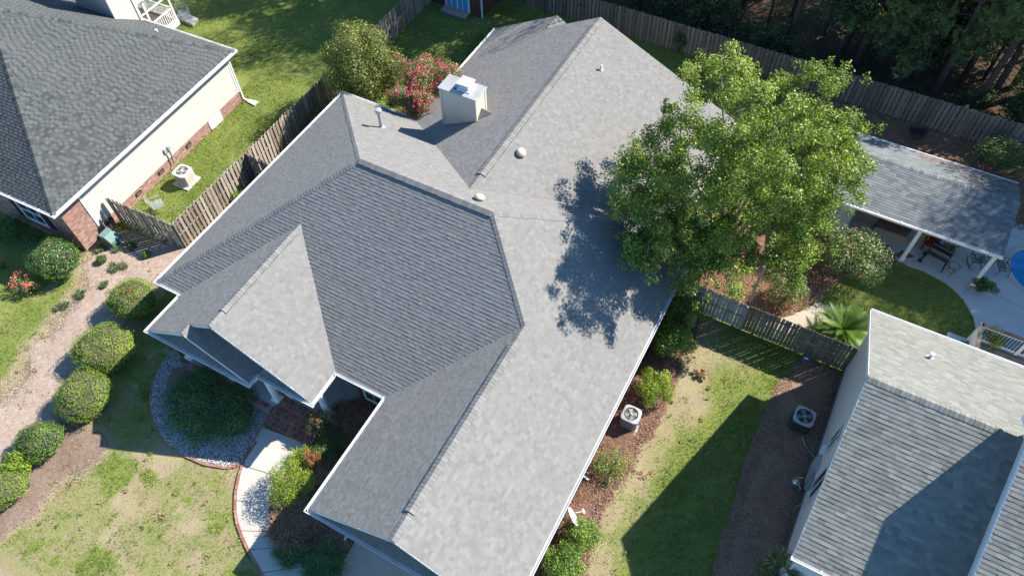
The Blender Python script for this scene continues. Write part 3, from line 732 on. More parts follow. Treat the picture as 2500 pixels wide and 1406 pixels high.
# chimney chase over the back slope
def lsz(a): return LEZ+sf_*(LDEP-a)
a0, a1, b0, b1 = LDEP-1.55, LDEP-.12, -9.2, -6.42
mb = MB(); mb.prism([LP(a0, b0, 0), LP(a0, b1, 0), LP(a1, b1, 0), LP(a1, b0, 0)], 3.0, 8.2); cz = mb.build('chimney', M['siding_left'], H2)
siding(cz, 'siding_board', M['siding_left'], LP(a0+.08, b1, 0), LP(a1-.08, b1, 0), 3.4, 8.2, LN, .14)
for (a, b) in ((a0, b1), (a1, b1)):
    mb = MB(); mb.bar(LP(a, b, 3.2), LP(a, b, 8.25), .14, .14); mb.build('corner_board', M['white'], cz)
# screened porch behind
PO = thing('screened_porch', 'white railed screened porch on the back of the cream house', 'porch', LP(15, -9, 0))
pa0, pa1, pb = LDEP-.3, LDEP+3.4, -8.15
mb = MB(); mb.prism([LP(pa0, pb-5, 0), LP(pa0, pb, 0), LP(pa1, pb, 0), LP(pa1, pb-5, 0)], .45, .62); mb.build('deck', M['fence'], PO)
mb = MB(); mb.bar(LP(pa0, pb+.03, .5), LP(pa1, pb+.03, .5), .05, .3); mb.bar(LP(pa1+.03, pb, .5), LP(pa1+.03, pb-5, .5), .05, .3); mb.build('skirt_board', M['white'], PO)
for a in (pa0+.1, pa0+1.85, pa1-.05):
    mb = MB(); mb.bar(LP(a, pb-.05, .5), LP(a, pb-.05, 3.2), .11, .11); mb.build('post', M['white'], PO)
for z in (.72, 1.5, 2.3):
    mb = MB(); mb.bar(LP(pa0, pb-.05, z), LP(pa1, pb-.05, z), .07, .06); mb.bar(LP(pa1-.05, pb, z), LP(pa1-.05, pb-5, z), .07, .06); mb.build('rail', M['white'], PO)
a = pa0+.2
while a < pa1:
    mb = MB(); mb.bar(LP(a, pb-.05, .72), LP(a, pb-.05, 1.5), .04, .04); mb.build('baluster', M['white'], PO); a += .15
b = pb-.15
while b > pb-5:
    mb = MB(); mb.bar(LP(pa1-.05, b, .72), LP(pa1-.05, b, 1.5), .04, .04); mb.build('baluster', M['white'], PO); b -= .15
mb = MB(); mb.prism([LP(pa0, pb-5, 0), LP(pa0, pb+.2, 0), LP(pa1+.2, pb+.2, 0), LP(pa1+.2, pb-5, 0)], 3.2, 3.3); mb.build('porch_roof', M['white'], PO)
bt = thing('porch_table', 'brown table inside the white railed screened porch', 'table', LP(pa0+1.2, pb-.9, .62))
mb = MB(); q = Vector(LP(pa0+1.2, pb-.9, 0)); mb.box((q.x-.5, q.y-.4, 1.3), (q.x+.5, q.y+.4, 1.35)); mb.build('table_top', M['card'], bt)
for sx in (-1, 1):
    for sy in (-1, 1):
        mb = MB(); mb.box((q.x+sx*.42-.03, q.y+sy*.33-.03, .62), (q.x+sx*.42+.03, q.y+sy*.33+.03, 1.3)); mb.build('leg', M['card'], bt)

# ================================================================== right neighbour
H3 = thing('gabled_house', 'pale siding gabled house with olive grey shingles at lower right', 'house', (9, 16, 0))
rr = Roof('right', [.17, .22, .27, .33], .15, .011, .006, .35)
AX, AE, AF, AB, AR, AZ = 4.32, 4.0, 10.25, 21.0, 15.75, 7.1
rr.slope([(AX, AF, AE), (17, AF, AE), (17, AR, AZ), (AX, AR, AZ)], X, 1); rr.slope([(AX, AB, AE), (17, AB, AE), (17, AR, AZ), (AX, AR, AZ)], X, 2)
sF, sB = (AZ-AE)/(AR-AF), (AZ-AE)/(AB-AR)
UX, UH, UR = 8.72, 1.62, 15.1; UZ = AE+sF*(UR-AF)+UH
rr.slope([(UX, AF-1.2, AE+UH-1.2*sF), (18, AF-1.2, AE+UH-1.2*sF), (18, UR, UZ), (UX, UR, UZ)], X, 3); rr.slope([(UX, UR+1.15, UZ-1.15*sB), (18, UR+1.15, UZ-1.15*sB), (18, UR, UZ), (UX, UR, UZ)], X, 4)
rr.ridge((AX, AR, AZ), (UX+.3, AR, AZ), (0, -1, -sF), (0, 1, -sB), .17, .012); rr.ridge((UX, UR, UZ), (18, UR, UZ), (0, -1, -sF), (0, 1, -sB), .17)
rr.make(H3)
def g3(p, q, out, **k):
    mb = MB(); gutter(mb, p, q, out, **k); mb.build('gutter', M['gutter'], H3)
g3((AX-.05, AF, AE), (17, AF, AE), -Y, straps=True); g3((AX, AB, AE), (17, AB, AE), Y)
def rk3(p, q, d=.2):
    mb = MB(); mb.bar(Vector(p)-Z*(d/2+.012), Vector(q)-Z*(d/2+.012), .035, d); mb.build('rake_board', M['white'], H3)
rk3((AX, AF, AE), (AX, AR, AZ)); rk3((AX, AR, AZ), (AX, AB, AE)); rk3((UX, AF-1.2, AE+UH-1.2*sF), (UX, UR, UZ)); rk3((UX, UR, UZ), (UX, UR+1.15, UZ-1.15*sB))
mb = MB(); mb.bar((AX+.2, AF, AE-.12), (AX+.2, AR, AZ-.12), .36, .02); mb.bar((AX+.2, AR, AZ-.12), (AX+.2, AB, AE-.12), .36, .02); mb.build('soffit', M['white'], H3)
WX = 4.72
mb = MB(); y0, y1 = AF+.45, AB-.35
mb.extrude([(WX, y0, -.2), (WX, y1, -.2), (WX, y1, AE+.05), (WX, AR, AZ-.15), (WX, y0, AE+.05)], (12, 0, 0)); mb.build('wall', M['siding_right'], H3)
mb = MB(); mb.extrude([(UX+.3, AF-.9, 3), (UX+.3, UR+.9, 3), (UX+.3, UR+.9, UZ-.9*sB-.2), (UX+.3, UR, UZ-.2), (UX+.3, AF-.9, AE+UH-.9*sF-.2)], (8, 0, 0)); mb.build('upper_wall', M['siding_right'], H3)
def cutr(z, p, q):
    if z < AE: return p, q
    ya = AF+(z+.12-AE)/sF; yb = AB-(z+.12-AE)/sB
    if yb-ya < .2: return None, None
    return Vector((p.x, max(ya, p.y), 0)), Vector((q.x, min(yb, q.y), 0))
siding(H3, 'siding_board', M['siding_right'], (WX-.002, y0, 0), (WX-.002, y1, 0), .35, AZ-.2, (-1, 0, 0), .18, cutr)
mb = MB(); mb.bar((WX-.02, y0, .1), (WX-.02, y1, .1), .06, .5); mb.build('foundation', M['taupe'], H3)
for y in (y0, y1):
    mb = MB(); mb.bar((WX-.01, y, .3), (WX-.01, y, AE-.1), .14, .08, up=X); mb.build('corner_board', M['siding_right'], H3)
window(H3, (WX-.02, 15.73, 2.7), Y, -X, .62, 1.3, False, False, (1, 0), .018); window(H3, (WX-.02, 13.95, 2.3), Y, -X, .9, 1.8, False, False, (1, 0), .018)
for nm, (y, z, w, h, d), mt in (('meter_box', (15.2, 1.1, .5, .7, .22), 'metal_grey'), ('meter_box', (15.75, 1.5, .3, .4, .15), 'white'), ('meter_box', (14.85, .75, .35, .5, .2), 'metal_grey'), ('hose_reel', (14.45, 1.0, .4, .4, .2), 'ac_fin')):
    mb = MB(); mb.box((WX-.02-d, y-w/2, z-h/2), (WX-.03, y+w/2, z+h/2)); mb.box((WX-.04-d, y-w/3, z-h/4), (WX-.02-d, y+w/3, z+h/3)); mb.build(nm, M[mt], H3, bevel=.02)
mb = MB(); mb.tube([(WX-.1, 15.5, 1.2), (WX-.14, 15.45, .5), (WX-.12, 15.3, .1)], .03); mb.tube([(WX-.1, 15.0, .6), (WX-.13, 14.95, .05)], .03); mb.tube([(WX-.08, 15.8, 1.3), (WX-.1, 15.9, .4), (4.2, 16.4, .08), (3.95, 16.7, .15)], .03); mb.build('conduit', M['steel'], H3)
mb = MB(); mb.tube([(4.5, 14.35, .05), (4.45, 14.35, .5), (4.3, 14.5, .55)], .035); mb.lathe((4.22, 14.55, .3), [(.08, 0), (.16, .05), (.16, .25), (.1, .33), (.05, .36)], 14); mb.tube([(4.2, 14.7, .05), (4.2, 14.7, .6), (4.4, 14.75, .65)], .03); mb.build('gas_meter', M['steel'], H3)
mb = MB(); mb.tube([(WX-.1, 13.65, .9), (WX-.2, 13.6, .5), (WX-.15, 13.5, .1)], .03); mb.build('drain_pipe', M['steel'], H3)
pv = G(2270, 873, 5.5)
for _ in range(10): pv = G(2270, 873, AZ-sB*(pv.y-AR))
mb = MB(); mb.lathe(pv-Z*.05, [(.16, 0), (.12, .06), (.065, .1), (.06, .27), (.075, .28), (.075, .32)], 14); mb.build('vent_pipe', M['white'], H3)

# ================================================================== ground
def pxp(pts, z=0.0): return [tuple(G(u, v, z))[:2] for u, v in pts]
P_STRAW = pxp([(205, 645), (235, 608), (290, 585), (455, 600), (462, 640), (385, 690), (300, 800), (225, 860), (185, 960), (130, 1050), (70, 1100), (-20, 1160), (-20, 985), (50, 925), (100, 830), (180, 735), (215, 690)])
P_MULCHL = pxp([(-30, 1190), (50, 1105), (150, 1040), (235, 1050), (270, 1085), (205, 1150), (125, 1200), (70, 1265), (-30, 1330)])
P_GRAV = pxp([(425, 852), (395, 890), (376, 930), (370, 985), (380, 1032), (402, 1072), (442, 1106), (500, 1131), (556, 1141), (590, 1131), (625, 1078), (652, 1030)])+[(-16.15, 7.1), (-16.2, 7.55), (-21.1, 7.55)]
P_GIN = pxp([(425, 900), (408, 935), (412, 970), (440, 1010), (490, 1050), (545, 1068), (590, 1062), (612, 1035), (620, 1000), (600, 955)])+[(-17.3, 7.52), (-20.7, 7.52)]
WL_ = pxp([(642, 1043), (619, 1083), (602, 1118), (588, 1160), (580, 1200), (578, 1240), (583, 1275), (595, 1310), (612, 1345), (632, 1380), (656, 1420), (690, 1470)])
WR_ = pxp([(757, 1087), (735, 1112), (702, 1150), (674, 1185), (660, 1215), (656, 1245), (661, 1280), (675, 1310), (695, 1337), (722, 1366), (765, 1402), (805, 1440)])
P_WALK = WL_+WR_[::-1]
P_DRIVE = pxp([(862, 1332), (812, 1410)])+[(-11.4, -8), (-3.4, -8), (-3.4, 5.1), (-10.0, 5.1)]
P_FBED = [p for p in WR_]+pxp([(812, 1412), (862, 1332)])+[(-10.0, 5.0), (-10.5, 5.2), (-10.5, 9.7), (-13.3, 9.7), (-13.35, 7.2)]
P_RBED = [(-3.45, 21.0)]+pxp([(1660, 745), (1712, 770), (1700, 830), (1668, 880), (1645, 950), (1600, 1040), (1562, 1105), (1520, 1180), (1480, 1235), (1455, 1300), (1430, 1410), (1400, 1500)])+[(-3.45, 4.5)]
P_PINE = pxp([(1912, 922), (1872, 1000), (1836, 1080), (1811, 1150), (1790, 1230), (1766, 1310), (1746, 1380), (1726, 1450)])+[(4.8, 7.5), (4.8, 20.5), (3.0, 20.5)]
P_LBED = pxp([(1700, 720), (1870, 785), (1935, 765), (1990, 735), (2035, 692), (2110, 655), (2200, 648), (2290, 650), (2200, 585), (2050, 560), (1950, 540), (1800, 560), (1700, 640)])
P_SAND = pxp([(1870, 790), (1940, 768), (1992, 742), (2020, 752), (1985, 790), (1930, 815), (1895, 812)])
P_PATIO = [tuple(p) for p in pxp([(2190, 640), (2255, 662), (2310, 692), (2350, 730), (2375, 775), (2383, 815), (2372, 856)])]+[(16, 24.2), (20, 24.2), (20, 33.4), (1.9, 32.4), (1.9, 29.0), (3, 28.6), (5.2, 28.0)]
P_REAR = [(-1.5, 33.0), (-2.5, 37.9), (16, 37.9), (16, 33.0), (9.4, 32.4), (2, 32.4)]
P_LAWNP = pxp([(238, 1125), (285, 1108), (335, 1118), (350, 1150), (310, 1190), (295, 1222), (245, 1215), (228, 1170)])
P_LAWNL = pxp([(-60, 700), (30, 690), (110, 700), (200, 720), (150, 780), (90, 860), (40, 920), (-60, 1000)])
HOUSES = [[(XL+.3, YF+.3), (XR-.3, YF+.3), (XR-.3, YB-.3), (XL+.3, YB-.3)], [(GX0+.4, GY+.7), (GX1-.4, GY+.7), (GX1-.4, YF+1), (GX0+.4, YF+1)], [(PX0+.3, 7.5), (PX1+.4, 7.5), (PX1+.4, YF+1), (PX0+.3, YF+1)],
          [(WLX+.4, YB-1), (WRX-.4, YB-1), (WRX-.4, 31), (WLX+.4, 31)], [LP(.4, -30, 0), LP(.4, -.4, 0), LP(LDEP-.4, -.4, 0), LP(LDEP-.4, -30, 0)], [(4.75, 8), (20, 8), (20, 20.6), (4.75, 20.6)]]
def sm(a, b, x): t = np.clip((x-a)/(b-a), 0, 1); return t*t*(3-2*t)
def lush_at(x, y):
    l = np.full(np.shape(x), .80)
    l = np.where((x < -25.5) & (y > 10), .80, l)
    fr = (x > -30) & (x < -9) & (y < 9.3); l = np.where(fr, .49, l)
    l = np.where((x < -20.5) & (y < 9.3) & (y > 2), .55+.0*x, l)
    l = np.maximum(l, np.where(inpoly(x, y, P_LAWNL), .72, 0)); l = np.where((x < -29) & (y < 9.5), .72, l)
    l = np.maximum(l, .92*sm(-.25, .25, sdf(x, y, P_LAWNP)+1.1*(fbm(x+3, y+9, 1.5, 3)-.5))); l = np.maximum(l, np.where(fr, .85*sm(.60, .72, fbm(x+11, y+4, .9, 3)), 0)); l = np.where(fr, l-.28*sm(.58, .75, fbm(x+31, y+14, .8, 3)), l)
    rb = sdf(x, y, P_RBED); l = np.where((x > -4) & (x < 5) & (y < 20.6), .32+.56*sm(.2, 2.2, -rb)+.3*(fbm(x+2, y+6, 1.1, 3)-.5), l)
    d = sm(.2, 1.4, -sdf(x, y, P_STRAW)); l = np.minimum(l, .25+.75*d)
    d = sm(-.1, .9, -sdf(x, y, P_MULCHL)); l = np.minimum(l, .2+.8*d)
    l = np.where((y > 20.7) & (x > -3) & (x < 12), .82, l)
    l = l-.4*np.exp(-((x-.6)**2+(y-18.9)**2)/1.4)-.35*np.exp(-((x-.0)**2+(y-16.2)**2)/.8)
    l = np.where((y > 38.2), -.3, l)
    return l
gx = np.arange(-62, 18.01, .2); gy = np.arange(-6, 41.01, .2); XX, YY = np.meshgrid(gx, gy)
LU = lush_at(XX, YY)
ZZ = .03*(fbm(XX, YY, .35)-.5)-.01
ZZ = np.where((XX-11.9)**2+(YY-30.2)**2 < 2.1**2, -.6, ZZ)
V = np.stack([XX, YY, ZZ], -1).reshape(-1, 3); nx = len(gx); ny = len(gy)
ii = (np.arange(ny-1)[:, None]*nx+np.arange(nx-1)[None, :]).ravel(); F = np.stack([ii, ii+1, ii+1+nx, ii+nx], 1)
k = NT('lawn'); P = k.pos()
lu = k.attr('lush')
n1 = k.noise(P, 1.1, 5, .65); n2 = k.noise(P, 5.5, 4, .7); n3 = k.noise(P, 38, 3, .7); n4 = k.noise(P, .45, 3)
v = k.math('ADD', lu, k.math('ADD', k.math('MULTIPLY', k.math('SUBTRACT', n1, .5), .75), k.math('ADD', k.math('MULTIPLY', k.math('SUBTRACT', n2, .5), .7), k.math('MULTIPLY', k.math('SUBTRACT', n3, .5), .55))))
gr = k.ramp(k.math('ADD', k.math('MULTIPLY', n2, .6), k.math('MULTIPLY', n4, .4)), [(.3, lin(.10, .145, .03)), (.5, lin(.17, .212, .05)), (.7, lin(.26, .265, .09))])
stw = k.ramp(k.math('ADD', k.math('MULTIPLY', n3, .6), k.math('MULTIPLY', n1, .4)), [(.3, lin(.20, .16, .085)), (.5, lin(.315, .265, .15)), (.7, lin(.43, .365, .245))])
snd = k.ramp(n2, [(.3, lin(.24, .19, .145)), (.7, lin(.40, .345, .285))])
base = k.mix(k.ramp(v, [(.38, 0.0), (.62, 1.0)]), stw, gr)
base = k.mix(k.ramp(v, [(.02, 1.0), (.22, 0.0)]), base, snd)
k.col(base).set(.95, 0, .1); k.bump(k.math('ADD', n3, n2), .8, .03); M['lawn'] = k.m
go = np_obj('lawn', V, F, M['lawn'])
at = go.data.attributes.new('lush', 'FLOAT', 'POINT'); at.data.foreach_set('value', LU.ravel().astype(np.float32))
tag(go, kind='structure')
k = NT('leaf_litter'); P = k.pos(); a = k.noise(P, 3, 6, .75); b = k.noise(P, 30, 3)
k.col(k.ramp(k.math('ADD', k.math('MULTIPLY', a, .5), k.math('MULTIPLY', b, .5)), [(.3, lin(.025, .018, .012)), (.5, lin(.07, .048, .03)), (.7, lin(.15, .105, .065))])).set(.95, 0, .1); k.bump(b, .8, .03); M['litter'] = k.m
mb = MB(); mb.quad((-250, -150, -.06), (250, -150, -.06), (250, 300, -.06), (-250, 300, -.06)); tag(mb.build('ground', M['litter']), kind='structure')
mb = MB(); mb.quad((-62, 38.2, .03), (40, 38.2, .03), (40, 62, .03), (-62, 62, .03)); tag(mb.build('forest_floor', M['litter']), kind='structure')
def bed(name, poly, mat, res=.09, amp=.22, z0=.004, dome=.05, nsc=1.6):
    P_ = np.array(poly); x0, y0 = P_.min(0)-.3; x1, y1 = P_.max(0)+.3
    gx = np.arange(x0, x1, res); gy = np.arange(y0, y1, res); XX, YY = np.meshgrid(gx, gy)
    d = sdf(XX, YY, poly)+amp*(fbm(XX+7, YY+3, nsc, 4)-.5)*2
    ZZ = z0+.022+dome*sm(0, .6, d)*(.6+.8*fbm(XX, YY, 2.3)); ZZ = np.where(d < .02, z0-.02, ZZ)
    nx = len(gx); ny = len(gy); ok = d > -res*1.5
    ii = (np.arange(ny-1)[:, None]*nx+np.arange(nx-1)[None, :]).ravel(); o = ok.ravel()
    F = np.stack([ii, ii+1, ii+1+nx, ii+nx], 1); F = F[o[F].all(1)]
    return tag(np_obj(name, np.stack([XX, YY, ZZ], -1).reshape(-1, 3), F, mat, smooth=True), kind='structure')
def soil(name, stops, s1=5, s2=45, bmp=.8, stretch=None):
    k = NT(name); P = k.pos(); a = k.noise(P, s1, 5, .7); b = k.noise(P, s2, 3, .7, sc=stretch)
    c = k.noise(P, .8, 3)
    f = k.math('ADD', k.math('MULTIPLY', a, .3), k.math('ADD', k.math('MULTIPLY', b, .5), k.math('MULTIPLY', c, .2)))
    k.col(k.ramp(f, stops)).set(.95, 0, .1); k.bump(b, bmp, .03); return k.m
M['mulch'] = soil('bark_mulch', [(.36, lin(.075, .038, .026)), (.5, lin(.18, .10, .07)), (.64, lin(.33, .215, .15))])
M['straw'] = soil('dry_straw', [(.36, lin(.23, .16, .125)), (.5, lin(.38, .29, .235)), (.64, lin(.52, .425, .35))])
M['pine'] = soil('pine_straw', [(.36, lin(.17, .10, .066)), (.5, lin(.30, .185, .125)), (.64, lin(.42, .285, .21))])
M['redstraw'] = soil('red_pine_straw', [(.36, lin(.11, .055, .032)), (.5, lin(.24, .135, .08)), (.64, lin(.38, .25, .16))])
M['shade_soil'] = soil('garden_soil', [(.36, lin(.12, .08, .056)), (.5, lin(.23, .16, .115)), (.64, lin(.36, .27, .2))])
M['sand'] = soil('pale_sand', [(.36, lin(.34, .28, .2)), (.5, lin(.46, .40, .31)), (.64, lin(.56, .5, .41))])
bed('straw_bed', P_STRAW, M['straw'], amp=.75, dome=.02, nsc=.9); M['dirt'] = soil('brown_dirt', [(.36, lin(.12, .08, .058)), (.5, lin(.225, .165, .125)), (.64, lin(.34, .27, .21))])
bed('mulch_bed', P_MULCHL, M['dirt'], amp=.6, dome=.02, nsc=.9)
bed('mulch_bed', P_RBED, M['mulch'], amp=.3); bed('pine_straw_bed', P_PINE, M['pine'], amp=.07, dome=.06)
bed('pine_straw_bed', P_LBED, M['redstraw'], amp=.12, dome=.04); bed('pine_straw_bed', P_REAR, M['redstraw'], amp=.15, dome=.03)
bed('garden_soil', P_FBED, M['shade_soil'], amp=.05, dome=.03, z0=.0); bed('garden_soil', P_GIN, M['shade_soil'], amp=.1, dome=.03, z0=.03); bed('sand_path', P_SAND, M['sand'], amp=.12, dome=0)
gbed = bed('gravel_bed', P_GRAV, plain('gravel_base', lin(.17, .16, .16), .95, .3, 20), amp=.02, dome=.01)
# white stones
def scatter(poly, dens, rng=RNG, reject=()):
    P_ = np.array(poly); x0, y0 = P_.min(0)[:2]; x1, y1 = P_.max(0)[:2]; n = int((x1-x0)*(y1-y0)*dens)
    x = rng.uniform(x0, x1, n); y = rng.uniform(y0, y1, n); m = inpoly(x, y, poly)
    for r in reject: m &= ~inpoly(x, y, r)
    return x[m], y[m]
x, y = scatter(P_GRAV, 900, reject=[P_GIN]); n = len(x)
r = RNG.uniform(.014, .034, n); oct_ = np.array([(1, 0, 0), (0, 1, 0), (-1, 0, 0), (0, -1, 0), (0, 0, .7), (0, 0, -.5)]); of = np.array([(0, 1, 4), (1, 2, 4), (2, 3, 4), (3, 0, 4), (1, 0, 5), (2, 1, 5), (3, 2, 5), (0, 3, 5)])
ang = RNG.uniform(0, 6.28, n); sx = RNG.uniform(.7, 1.4, n); ca, sa = np.cos(ang), np.sin(ang)
vx = oct_[None, :, 0]*(r*sx)[:, None]; vy = oct_[None, :, 1]*r[:, None]
V = np.stack([x[:, None]+vx*ca[:, None]-vy*sa[:, None], y[:, None]+vx*sa[:, None]+vy*ca[:, None], .045+RNG.uniform(0, .02, n)[:, None]+oct_[None, :, 2]*r[:, None]], -1).reshape(-1, 3)
F = (np.arange(n)[:, None, None]*6+of[None]).reshape(-1, 3)
tag(np_obj('gravel', V, F, M['stone'], tint=np.repeat(RNG.random(n), 8)), 'white stone gravel ringing the oval front garden bed', 'gravel', kind='stuff')
# litter chips lying on the beds
def chips(name, label, poly, dens, mat, L=(.03, .09), w=.012, z=.055, reject=(), grow=0):
    x, y = scatter(poly, dens, reject=reject); n = len(x)
    if grow: x = x+RNG.normal(0, grow, n); y = y+RNG.normal(0, grow, n)
    a = RNG.uniform(0, 6.28, n); l = RNG.uniform(*L, n); W_ = w*RNG.uniform(.5, 1.5, n); dx, dy = np.cos(a)*l/2, np.sin(a)*l/2; ox, oy = -np.sin(a)*W_, np.cos(a)*W_
    zz = z+RNG.uniform(0, .03, n); dz = RNG.normal(0, .012, n)
    V = np.stack([np.stack([x-dx-ox, y-dy-oy, zz-dz], -1), np.stack([x+dx-ox, y+dy-oy, zz+dz], -1), np.stack([x+dx+ox, y+dy+oy, zz+dz+.006], -1), np.stack([x-dx+ox, y-dy+oy, zz-dz+.006], -1)], 1).reshape(-1, 3)
    F = np.arange(4*n).reshape(-1, 4)
    return tag(np_obj(name, V, F, mat, tint=RNG.random(n)), label, 'litter', kind='stuff')
M['chip_m'] = tinted('mulch_chip', S3(lin(.10, .05, .035), lin(.22, .125, .085), lin(.40, .27, .19)), .9, 60, .2)
M['chip_s'] = tinted('straw_chip', S3(lin(.17, .11, .08), lin(.39, .295, .23), lin(.58, .49, .41)), .9, 60, .2)
M['chip_p'] = tinted('needle_chip', S3(lin(.15, .088, .055), lin(.30, .185, .125), lin(.46, .32, .23)), .9, 60, .2)
M['chip_r'] = tinted('red_needle_chip', S3(lin(.14, .07, .04), lin(.28, .16, .095), lin(.44, .29, .19)), .9, 60, .2)
chips('mulch_chips', 'brown bark chips along the right wall of the brick house', P_RBED, 420, M['chip_m'], grow=.12)
chips('mulch_chips', 'brown bark chips under the clipped shrubs at lower left', P_MULCHL, 260, M['chip_p'], (.04, .12), .006, .02, grow=.4)
chips('straw_litter', 'pale pinkish straw and twigs on the bed left of the front shrubs', P_STRAW, 520, M['chip_s'], (.07, .24), .0042, .015, grow=.45)
chips('pine_needles', 'brown pine needles beside the gabled house wall', P_PINE, 330, M['chip_p'], (.08, .2), .006, .07)
chips('pine_needles', 'reddish pine needles on the curved backyard bed', P_LBED, 380, M['chip_r'], (.08, .2), .007, .06, reject=[P_PATIO])
chips('pine_needles', 'reddish pine needles between pavilion and rear fence', P_REAR, 200, M['chip_r'], (.1, .25), .008, .05)
chips('leaf_debris', 'dead leaves and bark in the bed beside the front walk', P_FBED, 300, M['chip_p'], (.04, .1), .014, .05)
# ------------------------------------------------------------------ hard surfaces
def lerp2(C, t):
    s = t*(len(C)-1); i = min(int(s), len(C)-2); a = s-i; return (C[i][0]*(1-a)+C[i+1][0]*a, C[i][1]*(1-a)+C[i+1][1]*a)
walk = bpy.data.objects.new('walkway', None); COL.objects.link(walk); walk.location = (-14, 4, 0); tag(walk, kind='structure')
cuts = [0, .225, .415, .60, .72, .86, 1.0]; slab_l = .0018
for a, b in zip(cuts[:-1], cuts[1:]):
    N_ = 8; L_ = [lerp2(WL_, a+slab_l+(b-a-2*slab_l)*i/N_) for i in range(N_+1)]; R_ = [lerp2(WR_, a+slab_l+(b-a-2*slab_l)*i/N_) for i in range(N_+1)]
    mb = MB()
    for i in range(N_): 
        q = [L_[i], L_[i+1], R_[i+1], R_[i]]; mb.add([(p[0], p[1], .055) for p in q], [(0, 1, 2, 3)])
    ring = L_+R_[::-1]; m = len(ring)
    for i in range(m):
        p, q = ring[i], ring[(i+1) % m]; mb.add([(p[0], p[1], -.03), (q[0], q[1], -.03), (q[0], q[1], .055), (p[0], p[1], .055)], [(0, 1, 2, 3)])
    mb.build('slab', M['concrete'], walk)
mb = MB(); mb.prism(P_WALK, -.05, .038); mb.build('joint_fill', M['dark'], walk)
edge = bpy.data.objects.new('brick_edging', None); COL.objects.link(edge); edge.location = (-16, 4, 0); tag(edge, kind='structure')
mb_ = MB(); mb_.box((-.098, -.05, -.06), (.098, .05, .0)); bme2 = mb_.mesh('brick', M['edging'])
def edging(C, off, zt=.07, step=.205):
    C = [Vector((p[0], p[1], 0)) for p in C]; carry = 0
    for i in range(len(C)-1):
        d = C[i+1]-C[i]; L = d.length; d = d/L; nrm = Vector((-d.y, d.x, 0)); s = carry
        while s < L:
            o = bpy.data.objects.new('brick', bme2); COL.objects.link(o); o.parent = edge
            p = C[i]+d*s+nrm*off; o.location = Vector((p.x, p.y, zt+random.uniform(-.006, .006)))-Vector(edge.location); o.rotation_euler = (random.uniform(-.03, .03), 0, math.atan2(d.y, d.x)+random.uniform(-.04, .04)); s += step
        carry = s-L
edging(WL_, -.06); edging(P_GRAV[2:11], -.04, .06)
mb = MB(); mb.prism(P_DRIVE, -.05, .05); tag(mb.build('driveway', M['conc_drive']), kind='structure')
mb = MB(); POOL = [(11.9+1.75*math.cos(t), 30.2+1.6*math.sin(t)) for t in np.linspace(0, 2*math.pi, 40, endpoint=False)]
pat = bpy.data.objects.new('patio', None); COL.objects.link(pat); pat.location = (8, 28, 0); tag(pat, kind='structure')
import bmesh
me = bpy.data.meshes.new('slab'); bm = bmesh.new()
ov = [bm.verts.new((p[0]-8, p[1]-28, .06)) for p in P_PATIO]; pv_ = [bm.verts.new((p[0]-8, p[1]-28, .06)) for p in POOL]
es = [bm.edges.new((ov[i], ov[(i+1) % len(ov)])) for i in range(len(ov))]+[bm.edges.new((pv_[i], pv_[(i+1) % len(pv_)])) for i in range(len(pv_))]
bmesh.ops.triangle_fill(bm, use_beauty=True, edges=es)
for f in list(bm.faces):
    c = f.calc_center_median()
    if inpoly(np.array([c.x+8]), np.array([c.y+28]), POOL)[0] or not inpoly(np.array([c.x+8]), np.array([c.y+28]), P_PATIO)[0]: bm.faces.remove(f)
r_ = bmesh.ops.extrude_face_region(bm, geom=list(bm.faces)); bmesh.ops.translate(bm, verts=[g for g in r_['geom'] if isinstance(g, bmesh.types.BMVert)], vec=(0, 0, -.1)); bmesh.ops.recalc_face_normals(bm, faces=bm.faces)
bm.to_mesh(me); bm.free(); me.materials.append(M['patio']); o = bpy.data.objects.new('slab', me); COL.objects.link(o); o.parent = pat
for a, b in (((8.9, 28.0), (14, 27.2)), ((8.9, 28.0), (8.5, 27.2)), ((9.3, 32), (14, 31.6))):
    mb = MB(); mb.bar((a[0], a[1], .0605), (b[0], b[1], .0605), .014, .003); mb.build('control_joint', M['dark'], pat)
pool = thing('swimming_pool', 'blue swimming pool with curved edge beside the concrete patio', 'pool', (11.9, 30.2, 0))
mb = MB(); mb.prism([(11.9+(p[0]-11.9)*1.0, 30.2+(p[1]-30.2)*1.0) for p in POOL], -.25, -.02); mb.build('water', M['water'], pool)
mb = MB(); 
for i in range(40):
    p, q = POOL[i], POOL[(i+1) % 40]; mb.quad((p[0], p[1], -.26), (q[0], q[1], -.26), (q[0], q[1], .058), (p[0], p[1], .058))
mb.build('liner', M['pool_tile'], pool)
mb = MB()
for i in range(40):
    p, q = POOL[i], POOL[(i+1) % 40]; c = lambda t, s2: (11.9+(t[0]-11.9)*s2, 30.2+(t[1]-30.2)*s2)
    a, b, a2, b2 = c(p, 1.13), c(q, 1.13), c(p, .985), c(q, .985)
    mb.quad((a2[0], a2[1], .085), (b2[0], b2[1], .085), (b[0], b[1], .085), (a[0], a[1], .085)); mb.quad((a2[0], a2[1], .085), (b2[0], b2[1], .085), (b2[0], b2[1], .0), (a2[0], a2[1], .0)); mb.quad((a[0], a[1], .085), (b[0], b[1], .085), (b[0], b[1], .05), (a[0], a[1], .05))
mb.build('coping', M['concrete'], pool)
